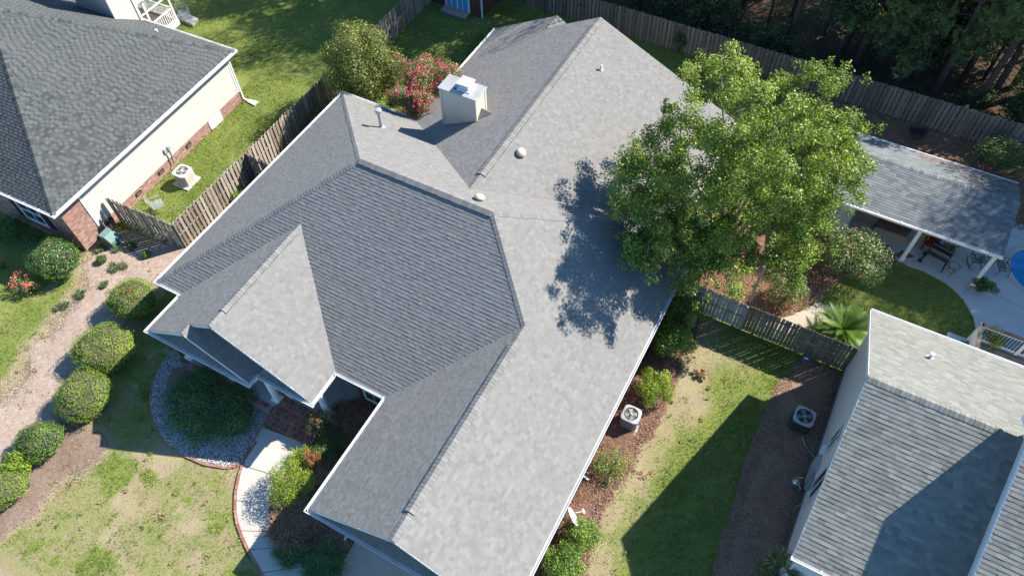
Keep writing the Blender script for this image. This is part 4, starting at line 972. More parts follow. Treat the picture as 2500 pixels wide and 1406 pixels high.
# ------------------------------------------------------------------ grass
def tri_blades(n, xs, ys, hs, ws, tint, name, label, mat):
    a = RNG.uniform(0, 6.28, n); lean = RNG.uniform(.1, 1.1, n)*hs; la = RNG.uniform(0, 6.28, n)
    dx, dy = np.cos(a)*ws, np.sin(a)*ws
    V = np.stack([np.stack([xs-dx, ys-dy, np.zeros(n)], -1), np.stack([xs+dx, ys+dy, np.zeros(n)], -1), np.stack([xs+np.cos(la)*lean, ys+np.sin(la)*lean, hs], -1)], 1).reshape(-1, 3)
    return tag(np_obj(name, V, np.arange(3*n).reshape(-1, 3), mat, tint=tint), label, 'grass', kind='stuff')
M['blade'] = leafmat('grass_blade', [(0, lin(.08, .13, .023)), (.35, lin(.155, .21, .043)), (.6, lin(.25, .27, .075)), (.8, lin(.38, .325, .17)), (1, lin(.50, .42, .29))], .35, .6, .2)
BEDS = [P_STRAW, P_MULCHL, P_GRAV, P_WALK, P_DRIVE, P_FBED, P_RBED, P_PINE, P_LBED, P_PATIO, P_REAR, P_SAND]+HOUSES
def grass_zone(x0, x1, y0, y1, dens, label, hmin=.03, hmax=.075):
    n = int((x1-x0)*(y1-y0)*dens); x = RNG.uniform(x0, x1, n); y = RNG.uniform(y0, y1, n)
    c = CM @ np.stack([x, y, np.full(n, -CAM_H)]); u = 1250+FPX*c[0]/c[2]; v = 703+FPX*c[1]/c[2]
    m = (u > -30) & (u < 2530) & (v > -30) & (v < 1436)
    for b in BEDS:
        if m.any(): m &= ~inpoly(x, y, b)
    x, y = x[m], y[m]; l = lush_at(x, y); nz = fbm(x, y, 1.3, 3); nf = fbm(x+40, y, 6, 2); q = l+(nz-.5)*.7+(nf-.5)*.6
    keep = RNG.random(len(x)) < np.clip(q*1.2-.12, 0.05, 1); x, y, q, nz, nf = x[keep], y[keep], q[keep], nz[keep], nf[keep]; n = len(x)
    t = np.clip(.78-.62*sm(.25, .85, q)+RNG.normal(0, .13, n)+(nf-.5)*.35, 0, 1)
    return tri_blades(n, x, y, RNG.uniform(hmin, hmax, n)*(.6+.7*np.clip(q, 0, 1)), RNG.uniform(.008, .016, n), t, 'grass', label, M['blade'])
grass_zone(-31, -22, -2, 12.5, 330, 'patchy straw coloured grass at the left edge of the front yard')
grass_zone(-22, -9, -2, 9, 430, 'sparse green and straw grass on the front lawn')
grass_zone(-3.6, 4.8, 4, 20.6, 480, 'green lawn strip between brick house and pale gabled house')
grass_zone(-31, -22.6, 11, 24, 420, 'bright green lawn between cream house and wooden fence')
grass_zone(-40, -25.7, 24, 38, 200, 'dappled lawn behind the cream house', .04, .09)
grass_zone(-25.6, 0, 22.9, 38, 170, 'shaded back lawn behind the brick house', .04, .09)
grass_zone(-2, 10, 20.6, 28, 330, 'shaded oval lawn in front of the concrete patio')

# ================================================================== fences
def picket_mesh(mat, w, h, t=.019):
    mb = MB(); e = .03; pr = [(-w/2, 0), (w/2, 0), (w/2, h-e), (w/2-e, h), (-w/2+e, h), (-w/2, h-e)]
    mb.add([(x, 0, z) for x, z in pr]+[(x, t, z) for x, z in pr], [tuple(range(6)), tuple(reversed(range(6, 12)))]+[(i, 6+i, 6+(i+1) % 6, (i+1) % 6) for i in range(6)]); return mb.mesh('picket', mat)
def fence(name, label, p, q, mat, h=1.83, w=.158, pitch=.245, both=True, posts=2.45, rails=(.28, .95, 1.6), skip=()):
    p = Vector((p[0], p[1], 0)); q = Vector((q[0], q[1], 0)); d = q-p; L = d.length; d /= L; a = math.atan2(d.y, d.x)
    t = thing(name, label, 'fence', p); ms = [picket_mesh(mat, w+random.uniform(-.006, .006), h+random.uniform(-.02, .03)) for _ in range(5)]
    nrm = Vector((-d.y, d.x, 0)); s = w/2
    def put(s, off, flip):
        o = bpy.data.objects.new('picket', random.choice(ms)); COL.objects.link(o); o.parent = t
        o.location = d*s+nrm*off+Z*random.uniform(0, .04); o.rotation_euler = (random.uniform(-.012, .012), random.uniform(-.014, .014), a+random.uniform(-.03, .03))
    while s < L:
        put(s, .025, 0)
        if both and s+pitch/2 < L: put(s+pitch/2, -.045, 1)
        s += pitch
    for z in rails:
        mb = MB(); mb.bar(p+Z*z, q+Z*z, .038, .085); mb.build('rail', mat, t)
    n = max(1, round(L/posts))
    for i in range(n+1):
        mb = MB(); c = p+d*(L*i/n); mb.bar(c, c+Z*(h-.05), .075, .085, up=nrm); mb.build('post', mat, t)
    return t
FXL = -25.65
fence('privacy_fence', 'weathered brown shadowbox fence running between the cream house and brick house', (FXL, 12.55), (FXL, 37.9), M['fence'])
fence('privacy_fence', 'short brown slatted fence joining the cream house wall to the long fence corner', (FXL-.06, 12.5), (-29.72, 12.28), M['fence'])
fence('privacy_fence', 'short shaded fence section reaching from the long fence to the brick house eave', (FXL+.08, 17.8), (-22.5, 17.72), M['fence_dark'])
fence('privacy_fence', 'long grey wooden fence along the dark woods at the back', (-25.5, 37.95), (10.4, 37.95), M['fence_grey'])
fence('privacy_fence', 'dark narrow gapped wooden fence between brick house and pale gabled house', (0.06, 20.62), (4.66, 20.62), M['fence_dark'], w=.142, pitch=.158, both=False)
fence('garden_gate', 'bleached grey wooden gate panel under the big leafy tree', (-3.35, 20.66), (-.02, 20.62), M['fence_pale'], w=.15, pitch=.165, both=False)['category'] = 'gate'

# ================================================================== pavilion
PV = thing('pavilion', 'open sided pool pavilion with grey shingle roof and white posts', 'pavilion', (5.3, 30, 0))
rp = Roof('pav', [.26, .3, .34], .145, .008, .003, .2)
VX0, VX1, VF, VB, VR, VE, VZ = 1.5, 9.0, 27.72, 32.55, 30.5, 2.6, 3.28
rp.slope([(VX0, VF, VE), (VX1, VF, VE), (VX1, VR, VZ), (VX0, VR, VZ)], X, 1); rp.slope([(VX0, VB, VE), (VX1, VB, VE), (VX1, VR, VZ), (VX0, VR, VZ)], X, 2)
rp.ridge((VX0, VR, VZ), (VX1, VR, VZ), (0, -1, -.24), (0, 1, -.33), .14, .008); rp.make(PV)
mb = MB(); gutter(mb, (VX0, VF, VE), (VX1, VF, VE), -Y, w=.14, straps=True); mb.build('gutter', M['gutter'], PV)
mb = MB(); gutter(mb, (VX0, VB, VE), (VX1, VB, VE), Y, w=.08, h=.05); mb.build('gutter', M['gutter'], PV)
mb = MB(); mb.bar((VX0, VF+.02, VE-.13), (VX1, VF+.02, VE-.13), .03, .22); mb.bar((VX0, VB-.02, VE-.12), (VX1, VB-.02, VE-.12), .03, .2)
for x in (VX0+.01, VX1-.01): mb.bar((x, VF, VE-.1), (x, VR, VZ-.1), .03, .18); mb.bar((x, VR, VZ-.1), (x, VB, VE-.1), .03, .18)
mb.build('fascia', M['white'], PV)
mb = MB(); mb.box((VX0+.04, VF+.04, VE-.2), (VX1-.04, VB-.04, VE-.16)); mb.build('ceiling', M['white'], PV)
for x, y in ((5.62, VF+.28), (8.82, VF+.28), (8.82, VB-.2), (5.62, VB-.2)):
    mb = MB(); mb.box((x-.085, y-.085, .06), (x+.085, y+.085, VE-.2)); mb.box((x-.11, y-.11, .06), (x+.11, y+.11, .24)); mb.box((x-.11, y-.11, VE-.34), (x+.11, y+.11, VE-.19)); mb.build('post', M['white'], PV)
mb = MB(); mb.box((1.72, 28.2, 0), (2.75, 28.32, VE-.2)); mb.box((1.72, 28.3, 0), (1.82, 32.2, VE-.2)); mb.build('wall', M['white'], PV)
mb = MB(); mb.box((2.75, 28.21, 0), (2.86, 29.9, VE-.2)); mb.build('wall', M['taupe'], PV)
mb = MB(); mb.box((1.82, 32.1, 0), (5.6, 32.2, VE-.2)); mb.box((2.86, 29.4, .06), (4.0, 29.5, VE-.2)); mb.build('back_wall', M['taupe'], PV)
mb = MB(); mb.box((4.0, 29.35, .4), (4.14, 29.5, VE-.2)); mb.box((4.14, 29.36, .45), (5.55, 29.42, VE-.2)); mb.build('screen_board', M['brown_board'], PV)
hb = MB(); hb.box((4.0, 29.05, .06), (5.5, 29.35, .4)); ho = hb.build('brick_hearth', M['mortar'], PV)
bl = MB(); bl.box((-.045, -.14, 0), (.045, .14, .06)); blm = bl.mesh('brick', M['taupe'])
for i in range(14):
    o = bpy.data.objects.new('brick', blm); COL.objects.link(o); o.parent = ho; o.location = Vector((4.08+i*.105, 29.2, .4))-wloc(ho)
# ================================================================== shed
SD = thing('brick_shed', 'red brick garden shed with bright blue double doors at the back fence', 'shed', (-23.5, 36.4, 0))
s0 = Vector(G(1052, 3, 0)); s1 = Vector(G(1178, 46, 0)); s0.z = s1.z = 0; ds = (s1-s0).normalized(); ns = Vector((ds.y, -ds.x, 0))
if ns.y > 0: ns = -ns
LS = (s1-s0).length
mb = MB(); q = [s0, s1, s1-ns*2.6, s0-ns*2.6]; mb.prism([(p.x, p.y) for p in q], -.05, 2.4); mb.build('wall_core', M['mortar'], SD)
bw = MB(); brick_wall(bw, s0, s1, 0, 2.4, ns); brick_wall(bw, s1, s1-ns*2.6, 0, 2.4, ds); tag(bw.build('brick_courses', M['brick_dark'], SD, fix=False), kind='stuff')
dc = Vector(G(1117, 28, 0)); dc = s0+ds*((dc-s0).dot(ds)); 
fr = MB()
for a in (-.88, .88): fr.bar(dc+ds*a+ns*.03+Z*.05, dc+ds*a+ns*.03+Z*2.15, .1, .06, up=ns)
fr.bar(dc-ds*.93+ns*.03+Z*2.15, dc+ds*.93+ns*.03+Z*2.15, .06, .1); fr.bar(dc-ds*.93+ns*.03+Z*.06, dc+ds*.93+ns*.03+Z*.06, .06, .08); fr.build('door_frame', M['white'], SD)
for sg in (-1, 1):
    d_ = MB(); c = dc+ds*sg*.42; d_.bar(c+ns*.03+Z*.1, c+ns*.03+Z*2.1, .8, .04, up=ns); do = d_.build('door', M['blue_door'], SD)
    for a in (-.02, .39*sg, -.39*sg):
        t_ = MB(); t_.bar(c+ds*a+ns*.06+Z*.1, c+ds*a+ns*.06+Z*2.1, .055, .02, up=ns); t_.build('door_batten', M['white'], do)
for p in (s0, s1):
    mb = MB(); mb.bar(p+ns*.02+Z*.0, p+ns*.02+Z*2.4, .1, .06, up=ns); mb.build('corner_board', M['white'], SD)
mb = MB(); mb.prism([(p.x, p.y) for p in (s0-ds*.2+ns*.3, s1+ds*.2+ns*.3, s1+ds*.2-ns*2.8, s0-ds*.2-ns*2.8)], 2.4, 2.5); mb.build('roof', M['sh_main'], SD)
rm = MB(); c = dc+ns*.06; rm.extrude([c-ds*.95+Z*.16, c-ds*.95+Z*.1, c-ds*.95+ns*.75+Z*.02, c-ds*.95+ns*.75+Z*.06], ds*1.9); ro = rm.build('ramp', M['fence_dark'], SD)
for i in range(5):
    b_ = MB(); f = (i+.5)/5; b_.bar(c-ds*.96+ns*(f*.75)+Z*(.172-f*.105), c+ds*.96+ns*(f*.75)+Z*(.172-f*.105), .135, .022); b_.build('plank', M['fence'], ro)
# ================================================================== deck of the gabled house
DK = thing('wooden_deck', 'raised deck with brown top rail behind the pale gabled house', 'deck', (11, 23, 0))
mb = MB(); mb.box((9.0, 21.05, .85), (16, 24.1, .9)); mb.build('deck_base', M['fence_dark'], DK)
y = 21.1
while y < 24.1:
    mb = MB(); mb.box((8.98, y, .9), (16, y+.135, .93)); mb.build('deck_board', M['fence_dark'], DK); y += .145
for p, q in (((8.95, 24.18, 1.95), (16, 24.18, 1.95)), ((8.95, 24.25, 1.95), (8.95, 21.1, 1.95))):
    mb = MB(); mb.bar(p, q, .17, .04); mb.build('top_rail', M['deck_rail'], DK)
for z in (1.03, 1.86):
    mb = MB(); mb.bar((8.95, 24.18, z), (16, 24.18, z), .05, .07); mb.bar((8.95, 24.18, z), (8.95, 21.1, z), .05, .07); mb.build('rail', M['white'], DK)
x = 9.1
while x < 13:
    mb = MB(); mb.box((x-.014, 24.165, 1.05), (x+.014, 24.195, 1.86)); mb.build('baluster', M['black'], DK); x += .13
y = 24.05
while y > 21.2:
    mb = MB(); mb.box((8.935, y-.02, 1.05), (8.965, y+.02, 1.86)); mb.build('baluster', M['white'], DK); y -= .14
for x, y in ((8.95, 24.18), (10.75, 24.18), (12.6, 24.18), (8.95, 22.6)):
    mb = MB(); mb.box((x-.06, y-.06, 0), (x+.06, y+.06, 1.93)); mb.build('post', M['white'], DK)
mb = MB(); mb.box((8.55, 23.0, .0), (8.95, 24.0, .55)); mb.box((8.7, 23.0, .55), (8.95, 24.0, .75)); mb.build('step', M['fence_dark'], DK)
pd_ = thing('concrete_pad', 'square grey concrete pad on the grass beside the deck steps', 'pad', (8.2, 24.2, 0)); mb = MB(); mb.prism(pxp([(2313, 812), (2362, 830), (2350, 858), (2300, 840)]), 0, .08); mb.build('slab', M['patio'], pd_)
lb = thing('railing_bench', 'pale slatted bench on the deck behind the gabled house', 'bench', (10.3, 22.1, .93))
for i in range(16):
    mb = MB(); mb.box((9.6+i*.085, 21.9, 1.3), (9.64+i*.085, 22.25, 1.33)); mb.build('slat', M['white'], lb)
for x in (9.65, 10.85):
    mb = MB(); mb.box((x-.04, 21.9, .93), (x+.04, 22.0, 1.75)); mb.box((x-.04, 22.2, .93), (x+.04, 22.28, 1.3)); mb.build('leg', M['white'], lb)
mb = MB(); mb.box((9.6, 21.88, 1.26), (10.95, 21.94, 1.33)); mb.box((9.6, 22.22, 1.26), (10.95, 22.28, 1.3)); mb.build('apron', M['white'], lb)

# ================================================================== air conditioners
def ac_unit(name, label, loc, rot, side, top, w=.74, h=.78):
    t = thing(name, label, 'air conditioner', loc, rot, 'outdoor air conditioners')
    mb = MB(); mb.box((-w*.62, -w*.66, -.02), (w*.62, w*.62, .07)); mb.build('pad', M['concrete'], t, world=False)
    c = .1; hw = w/2-.012
    def ring(hw, c): return [(-hw+c, -hw), (hw-c, -hw), (hw, -hw+c), (hw, hw-c), (hw-c, hw), (-hw+c, hw), (-hw, hw-c), (-hw, -hw+c)]
    mb = MB(); mb.prism(ring(hw, c), .09, h-.06); mb.build('cabinet', M[side], t, world=False)
    lv = MB(); nl = 17
    for i in range(nl):
        z = .14+i*(h-.28)/(nl-1)
        for s in range(4):
            R_ = Matrix.Rotation(s*math.pi/2, 4, 'Z'); lv.box((-hw+c+.02, -hw-.012, z), (hw-c-.02, -hw+.004, z+.016), .5, R_)
    lv.build('louvres', M[side], t, world=False)
    mb = MB(); hw2 = w/2; o = ring(hw2, .13); n = 32; r = w*.405
    # rounded lid with a round fan opening
    pts = [(r*math.cos(6.2832*i/n), r*math.sin(6.2832*i/n)) for i in range(n)]
    def outer(a):
        x, y = math.cos(a), math.sin(a); k_ = (abs(x)**5+abs(y)**5)**(-.2)*hw2; return (x*k_, y*k_)
    for i in range(n):
        a, b = 6.2832*i/n, 6.2832*(i+1)/n; p0, p1 = pts[i], pts[(i+1) % n]; q0, q1 = outer(a), outer(b)
        mb.quad((p0[0], p0[1], h+.02), (q0[0], q0[1], h), (q1[0], q1[1], h), (p1[0], p1[1], h+.02)); mb.quad((q0[0], q0[1], h), (q0[0], q0[1], h-.07), (q1[0], q1[1], h-.07), (q1[0], q1[1], h)); mb.quad((p0[0], p0[1], h+.02), (p1[0], p1[1], h+.02), (p1[0], p1[1], h-.05), (p0[0], p0[1], h-.05))
    mb.build('top_panel', M[top], t, world=False, bevel=0)
    mb = MB(); mb.lathe((0, 0, h-.058), [(r+.01, 0), (r+.01, .003)], 24); mb.build('fan_well', M['ac_dark'], t, world=False)
    fn = MB()
    for i in range(4):
        R_ = Matrix.Rotation(i*math.pi/2+.5, 4, 'Z') @ Matrix.Rotation(.35, 4, 'X'); fn.add([R_ @ Vector(p) for p in ((.05, -.05, 0), (r*.88, -.11, 0), (r*.9, .1, 0), (.05, .05, 0))], [(0, 1, 2, 3)])
    fn.v = [(a*.95, b*.95, c_*.25+h-.03) for a, b, c_ in fn.v]; fn.build('fan_blade', M['ac_fin'], t, world=False)
    mb = MB(); mb.lathe((0, 0, h-.085), [(.06, 0), (.06, .1), (.04, .13)], 14); mb.build('fan_hub', M[top], t, world=False)
    gr_ = MB()
    for i in range(10):
        a = 6.2832*i/10; gr_.tube([(.06*math.cos(a), .06*math.sin(a), h+.03), (r*math.cos(a), r*math.sin(a), h+.022)], .0025, 4, cap=False)
    for rr_ in (.4, .6, .8):
        gr_.tube([(r*rr_*math.cos(6.2832*i/20), r*rr_*math.sin(6.2832*i/20), h+.026) for i in range(21)], .003, 4, cap=False)
    gr_.build('fan_guard', M[side], t, world=False)
    return t
ac_unit('air_conditioner', 'light grey air conditioner on the brown mulch beside the brick house', (-2.56, 14.08, 0), .0, 'ac_fin', 'metal_grey')
ac_unit('air_conditioner', 'cream air conditioner on green grass beside the cream house wall', (-28.72, 15.98, 0), .04, 'ac_beige', 'white', .82, .80)
ac_unit('air_conditioner', 'dark sided air conditioner on shaded pine straw beside the gabled house', (3.70, 17.26, 0), -.02, 'ac_dark', 'metal_grey', .82, .82)
# utility cabinet
ub = thing('utility_cabinet', 'green metal utility cabinet by the cream house brick corner', 'utility box', (-29.05, 11.1, 0), LROT); ub.scale = (.74, .74, .88)
mb = MB(); mb.extrude([(-.48, -.42, 0), (.42, -.42, 0), (.42, -.42, .50), (.02, -.42, .86), (-.48, -.42, .86)], (0, .84, 0)); mb.build('cabinet', M['util'], ub, world=False, bevel=.015)
mb = MB(); mb.extrude([(.43, -.36, .06), (.44, -.36, .06), (.44, -.36, .46), (.43, -.36, .46)], (0, .72, 0)); mb.build('door', M['util'], ub, world=False)
mb = MB(); mb.box((-.55, -.5, -.02), (.5, .5, .05)); mb.build('pad', M['concrete'], ub, world=False)
# satellite dish
sdh = thing('satellite_dish', 'white satellite dish seen edge on above the right mulch bed', 'satellite dish', (-2.85, 8.95, 0))
mb = MB(); mb.tube([(-2.9, 9.0, 0), (-2.9, 9.0, .95), (-2.85, 8.95, 1.1)], .025); mb.build('mast', M['metal_grey'], sdh)
dirn = Vector((.62, .66, .42)).normalized(); q = dirn.to_track_quat('Z', 'Y').to_matrix().to_4x4(); q.translation = Vector((-2.85, 8.95, 1.15))
mb = MB(); mb.lathe((0, 0, 0), [(.02, 0), (.15, .012), (.28, .045), (.37, .09), (.375, .1), (.36, .095), (.27, .055), (.14, .025), (.02, .014)], 28); mb.v = [tuple(q @ Vector(p)) for p in mb.v]; mb.build('reflector', M['white'], sdh, smooth=True)
mb = MB(); mb.tube([q @ Vector((0, .36, .05)), q @ Vector((0, .3, .3)), q @ Vector((0, .05, .52))], .022); mb.build('feed_arm', M['metal_grey'], sdh)
mb = MB(); mb.tube([q @ Vector((-.09, .03, .54)), q @ Vector((.09, .03, .54))], .04); mb.build('feed_horn', M['white'], sdh)
# small blue sign on a stake
sg = thing('yard_sign', 'small blue oval sign on a stake below the dark fence', 'sign', (3.05, 20.2, 0))
mb = MB(); mb.tube([(3.05, 20.2, 0), (3.05, 20.2, .45)], .012); mb.build('stake', M['metal_grey'], sg)
mb = MB(); mb.v = []; mb.lathe((0, 0, 0), [(.14, 0), (.14, .015)], 20, sx=1.1, sy=.75); R_ = Matrix.Translation((3.05, 20.18, .5)) @ Matrix.Rotation(math.radians(55), 4, 'X'); mb.v = [tuple(R_ @ Vector(p)) for p in mb.v]; mb.build('sign_panel', M['blue'], sg)
mb = MB(); mb.lathe((0, 0, .016), [(.12, 0), (.12, .002)], 20, sx=.9, sy=.25); mb.v = [tuple(R_ @ Vector(p)) for p in mb.v]; mb.build('sign_band', M['white'], sg)
# brown pole under the tree
pl = thing('bird_pole', 'rusty brown pole standing beside the leafy tree in the backyard bed', 'pole', (-.02, 22.2, 0)); mb = MB(); mb.tube([(-.02, 22.2, 0), (-.04, 22.22, 2.7)], .06, 10); mb.build('pole', plain('pole_paint', lin(.34, .25, .22), .6, .15, 5), pl); mb = MB(); mb.lathe((-.04, 22.22, 2.7), [(.08, 0), (.08, .05), (.03, .09)], 10); mb.build('pole_cap', M['metal_grey'], pl)

# ================================================================== outdoor furniture
def iron_chair(name, label, loc, rot, rock=False, cat='chair', mat='iron', wid=.6):
    t = thing(name, label, cat, loc, rot); m = M[mat]; w = wid/2
    st = MB()
    for i in range(7): x = -w+i*wid/6; st.bar((x, -.25, .43), (x, .25, .41), .03, .012)
    for y in (-.25, 0, .25): st.bar((-w, y, .42), (w, y, .42), .03, .02)
    st.build('seat', m, t, world=False)
    bk = MB(); bk.tube([(-w, .25, .4), (-w, .36, .95), (-w*.6, .4, 1.05), (w*.6, .4, 1.05), (w, .36, .95), (w, .25, .4)], .016, 6)
    for i in range(5): x = -w*.7+i*w*.35; bk.tube([(x, .26, .45), (x, .38, 1.03)], .009, 5)
    bk.tube([(-w, .31, .68), (w, .31, .68)], .01, 5); bk.build('backrest', m, t, world=False)
    for s in (-1, 1):
        a = MB(); a.tube([(s*w, -.22, .42), (s*w, -.25, .66), (s*w, .0, .68), (s*w, .33, .7)], .016, 6); a.build('armrest', m, t, world=False)
        l = MB()
        l.tube([(s*w, -.25, .42), (s*w, -.27, .05)], .014, 6); l.build('leg', m, t, world=False)
        l = MB(); l.tube([(s*w, .25, .42), (s*w, .27, .05)], .014, 6); l.build('leg', m, t, world=False)
        if rock:
            r = MB(); r.tube([(s*w, -.48, .14), (s*w, -.25, .04), (s*w, .05, .02), (s*w, .35, .05), (s*w, .55, .15)], .018, 6); r.build('rocker', m, t, world=False)
    return t
p = G(2385, 655, .06); iron_chair('rocking_chair', 'dark iron rocking chair beside the right pavilion post', (p.x-.15, p.y+.2, .06), math.radians(200), True)
p = G(2425, 662, .06); iron_chair('patio_chair', 'dark iron patio chair between the rocking chair and the pool', (p.x+.25, p.y+.1, .06), math.radians(110))
p = G(2345, 612, .06); iron_chair('patio_chair', 'dark iron chair in the shade under the pavilion gutter', (p.x, p.y+.4, .06), math.radians(20))
p = G(392, 512); c_ = iron_chair('garden_chair', 'grey metal mesh chair on the grass behind the short slatted fence', (p.x, p.y, 0), math.radians(150), mat='metal_grey')
ms_ = MB(); 
for i in range(11):
    ms_.bar((-.29+i*.058, -.25, .435), (-.29+i*.058, .25, .425), .012, .006); ms_.bar((-.3, -.25+i*.05, .436), (.3, -.25+i*.05, .436), .012, .006)
ms_.build('seat_mesh', M['metal_grey'], c_, world=False)
p = G(458, 52); iron_chair('garden_chair', 'grey wire chair on the step beside the screened porch', (p.x, p.y, .2), math.radians(60), mat='metal_grey')
ps = thing('porch_step', 'pale concrete step beside the screened porch', 'step', (-38.3, 26.5, 0)); mb = MB(); mb.prism(pxp([(440, 30), (486, 52), (472, 66), (432, 50)]), 0, .2); mb.build('slab', M['concrete'], ps)
# grill / smoker
gl = thing('barrel_grill', 'black barrel grill on wheels beside the middle pavilion post', 'grill', (6.95, 28.35, .06), math.radians(-14))
mb = MB(); mb.tube([(-.5, 0, .85), (-.46, 0, .85), (.46, 0, .85), (.5, 0, .85)], [.2, .28, .28, .2], 18); mb.build('barrel', M['black'], gl, world=False)
mb = MB(); mb.extrude([(-.5, -.33, .86), (-.5, -.05, .86), (-.5, -.05, .88), (-.5, -.33, .88)], (1.0, 0, 0)); mb.build('shelf', M['ac_dark'], gl, world=False)
mb = MB(); mb.extrude([(-.46, .06, 1.10), (-.46, -.22, 1.02), (-.46, -.25, 1.04), (-.46, .06, 1.14)], (.92, 0, 0)); mb.build('lid', M['ac_fin'], gl, world=False)
for x, y in ((-.45, -.22), (.45, -.22), (-.45, .22), (.45, .22)):
    mb = MB(); mb.bar((x, y*.6, .7), (x*1.15, y*1.2, .05), .05, .05); mb.build('leg', M['black'], gl, world=False)
for y in (-.28, .28):
    mb = MB(); mb.tube([(-.52, y-.03, .09), (-.52, y+.03, .09)], .1, 16); mb.build('wheel', M['black'], gl, world=False)
mb = MB(); mb.lathe((.3, .1, 1.1), [(.05, 0), (.05, .4), (.07, .41), (.05, .45)], 10); mb.build('chimney_stack', M['black'], gl, world=False)
ws = thing('wire_stand', 'thin black wire table right of the barrel grill', 'table', (7.75, 28.15, .06))
mb = MB(); mb.tube([(7.75+.26*math.cos(i*.3142), 28.15+.26*math.sin(i*.3142), .62) for i in range(21)], .014, 5); mb.tube([(7.75+.18*math.cos(i*.3142), 28.15+.18*math.sin(i*.3142), .3) for i in range(21)], .01, 5); mb.build('ring', M['black'], ws)
for i in range(3):
    mb = MB(); a = i*2.094+.4; mb.tube([(7.75+.26*math.cos(a), 28.15+.26*math.sin(a), .62), (7.75+.1*math.cos(a+.6), 28.15+.1*math.sin(a+.6), .32), (7.75+.32*math.cos(a+.2), 28.15+.32*math.sin(a+.2), .06)], .012, 5); mb.build('leg', M['black'], ws)
rc = thing('cushioned_chair', 'red cushioned chair behind the barrel grill in the pavilion shade', 'chair', (6.6, 29.3, .06))
mb = MB(); mb.box((6.25, 29.0, .4), (6.95, 29.6, .55)); mb.build('seat', M['red'], rc, bevel=.04); mb = MB(); mb.box((6.25, 29.55, .5), (6.95, 29.7, 1.1)); mb.build('backrest', M['red'], rc, bevel=.04)
for x in (6.3, 6.9):
    for y in (29.05, 29.6):
        mb = MB(); mb.box((x-.03, y-.03, .06), (x+.03, y+.03, .42)); mb.build('leg', M['black'], rc)
bx = thing('cardboard_box', 'tan box standing right of the red chair in the pavilion', 'box', (7.25, 29.05, .06)); mb = MB(); mb.box((7.05, 28.8, .06), (7.6, 29.3, .7)); mb.build('box_body', M['card'], bx); 
for s in (0, 1):
    mb = MB(); mb.add([(7.05+s*.275, 28.8, .703), (7.325+s*.275, 28.8, .703), (7.325+s*.275, 29.3, .72), (7.05+s*.275, 29.3, .72)], [(0, 1, 2, 3)]); mb.build('flap', M['card'], bx)
nd = thing('pool_noodle', 'blue foam pole leaning between the red chair and the tan box', 'pool toy', (6.7, 28.9, .06)); mb = MB(); mb.tube([(6.3, 29.25, 1.35), (6.75, 28.95, 1.0), (7.15, 28.72, .75)], .045, 10); mb.build('foam', M['blue'], nd)
hs = thing('garden_hose', 'coiled yellow hose hanging left of the red chair', 'hose', (6.1, 29.0, .06)); mb = MB(); mb.tube([(6.12+.2*math.cos(i*.5), 28.95+.03*i*.1, .9+.2*math.sin(i*.5)) for i in range(38)], .014, 6); mb.build('coil', plain('hose', lin(.3, .26, .05), .5), hs)
sm_ = thing('splash_block', 'small concrete splash block at the cream house corner downspout', 'splash block', (-29.5, 22.3, 0)); mb = MB(); q = Vector(LP(LDEP-.3, .1, 0)); mb.prism([(q.x-.15, q.y-.12), (q.x+.5, q.y-.2), (q.x+.5, q.y+.2), (q.x-.15, q.y+.12)], 0, .07); mb.build('block', M['concrete'], sm_)
yt = thing('storage_box', 'small grey box with a sloped lid behind the tall yellow green tree', 'box', (-27.1, 28.7, 0))
mb = MB(); mb.box((-27.7, 28.2, 0), (-26.5, 29.2, .8)); mb.build('body', M['fence_grey'], yt); mb = MB(); mb.extrude([(-27.8, 28.1, .85), (-26.4, 28.1, 1.05), (-26.4, 28.1, 1.09), (-27.8, 28.1, .89)], (0, 1.2, 0)); mb.build('lid', M['taupe'], yt)

# ================================================================== plants
def unit(v): return v/np.maximum(np.linalg.norm(v, axis=1, keepdims=True), 1e-9)
def rdirs(n): return unit(RNG.normal(size=(n, 3)))
def leafmesh(name, C, N, L, asp, tint, mat, parent, fold=.25):
    """one small folded leaf (two triangles) at every C, facing N"""
    n = len(C); a = rdirs(n); U = unit(a-N*(a*N).sum(1, keepdims=True)); Wd = np.cross(N, U)
    L = np.broadcast_to(np.asarray(L, float), (n,))[:, None]; w = L*asp
    up = N*(w*fold)
    V = np.stack([C-U*L*.5, C+Wd*w*.5+up, C+U*L*.5, C-Wd*w*.5+up], 1).reshape(-1, 3)
    b = np.arange(n)[:, None]*4
    F = np.concatenate([b+np.array([[0, 1, 2]]), b+np.array([[0, 2, 3]])], 1).reshape(-1, 3)
    return np_obj(name, V, F, mat, parent, np.repeat(np.clip(tint, 0, 1), 2))
def cloud(clusters, dens=None, inner=.5, flat=1.0, nup=.35, njit=.75):
    """points and normals filling ellipsoidal clusters [(centre, radii, n)]"""
    Cs, Ns, K = [], [], []
    for i, (c, r, n) in enumerate(clusters):
        d = rdirs(n); rad = (inner+(1-inner)*RNG.random(n)**.6)[:, None]
        lump = (.82+.36*fbm(d[:, 0]*2+i*3.1, d[:, 1]*2+d[:, 2]*1.7+i*1.3, 1.4, 2))[:, None]
        Cs.append(np.asarray(c)+d*rad*lump*np.asarray(r)); Ns.append(unit(d*.8+RNG.normal(size=(n, 3))*njit*.6+np.array([0, 0, nup]))); K.append(np.full(n, i))
    return np.concatenate(Cs), np.concatenate(Ns), np.concatenate(K)
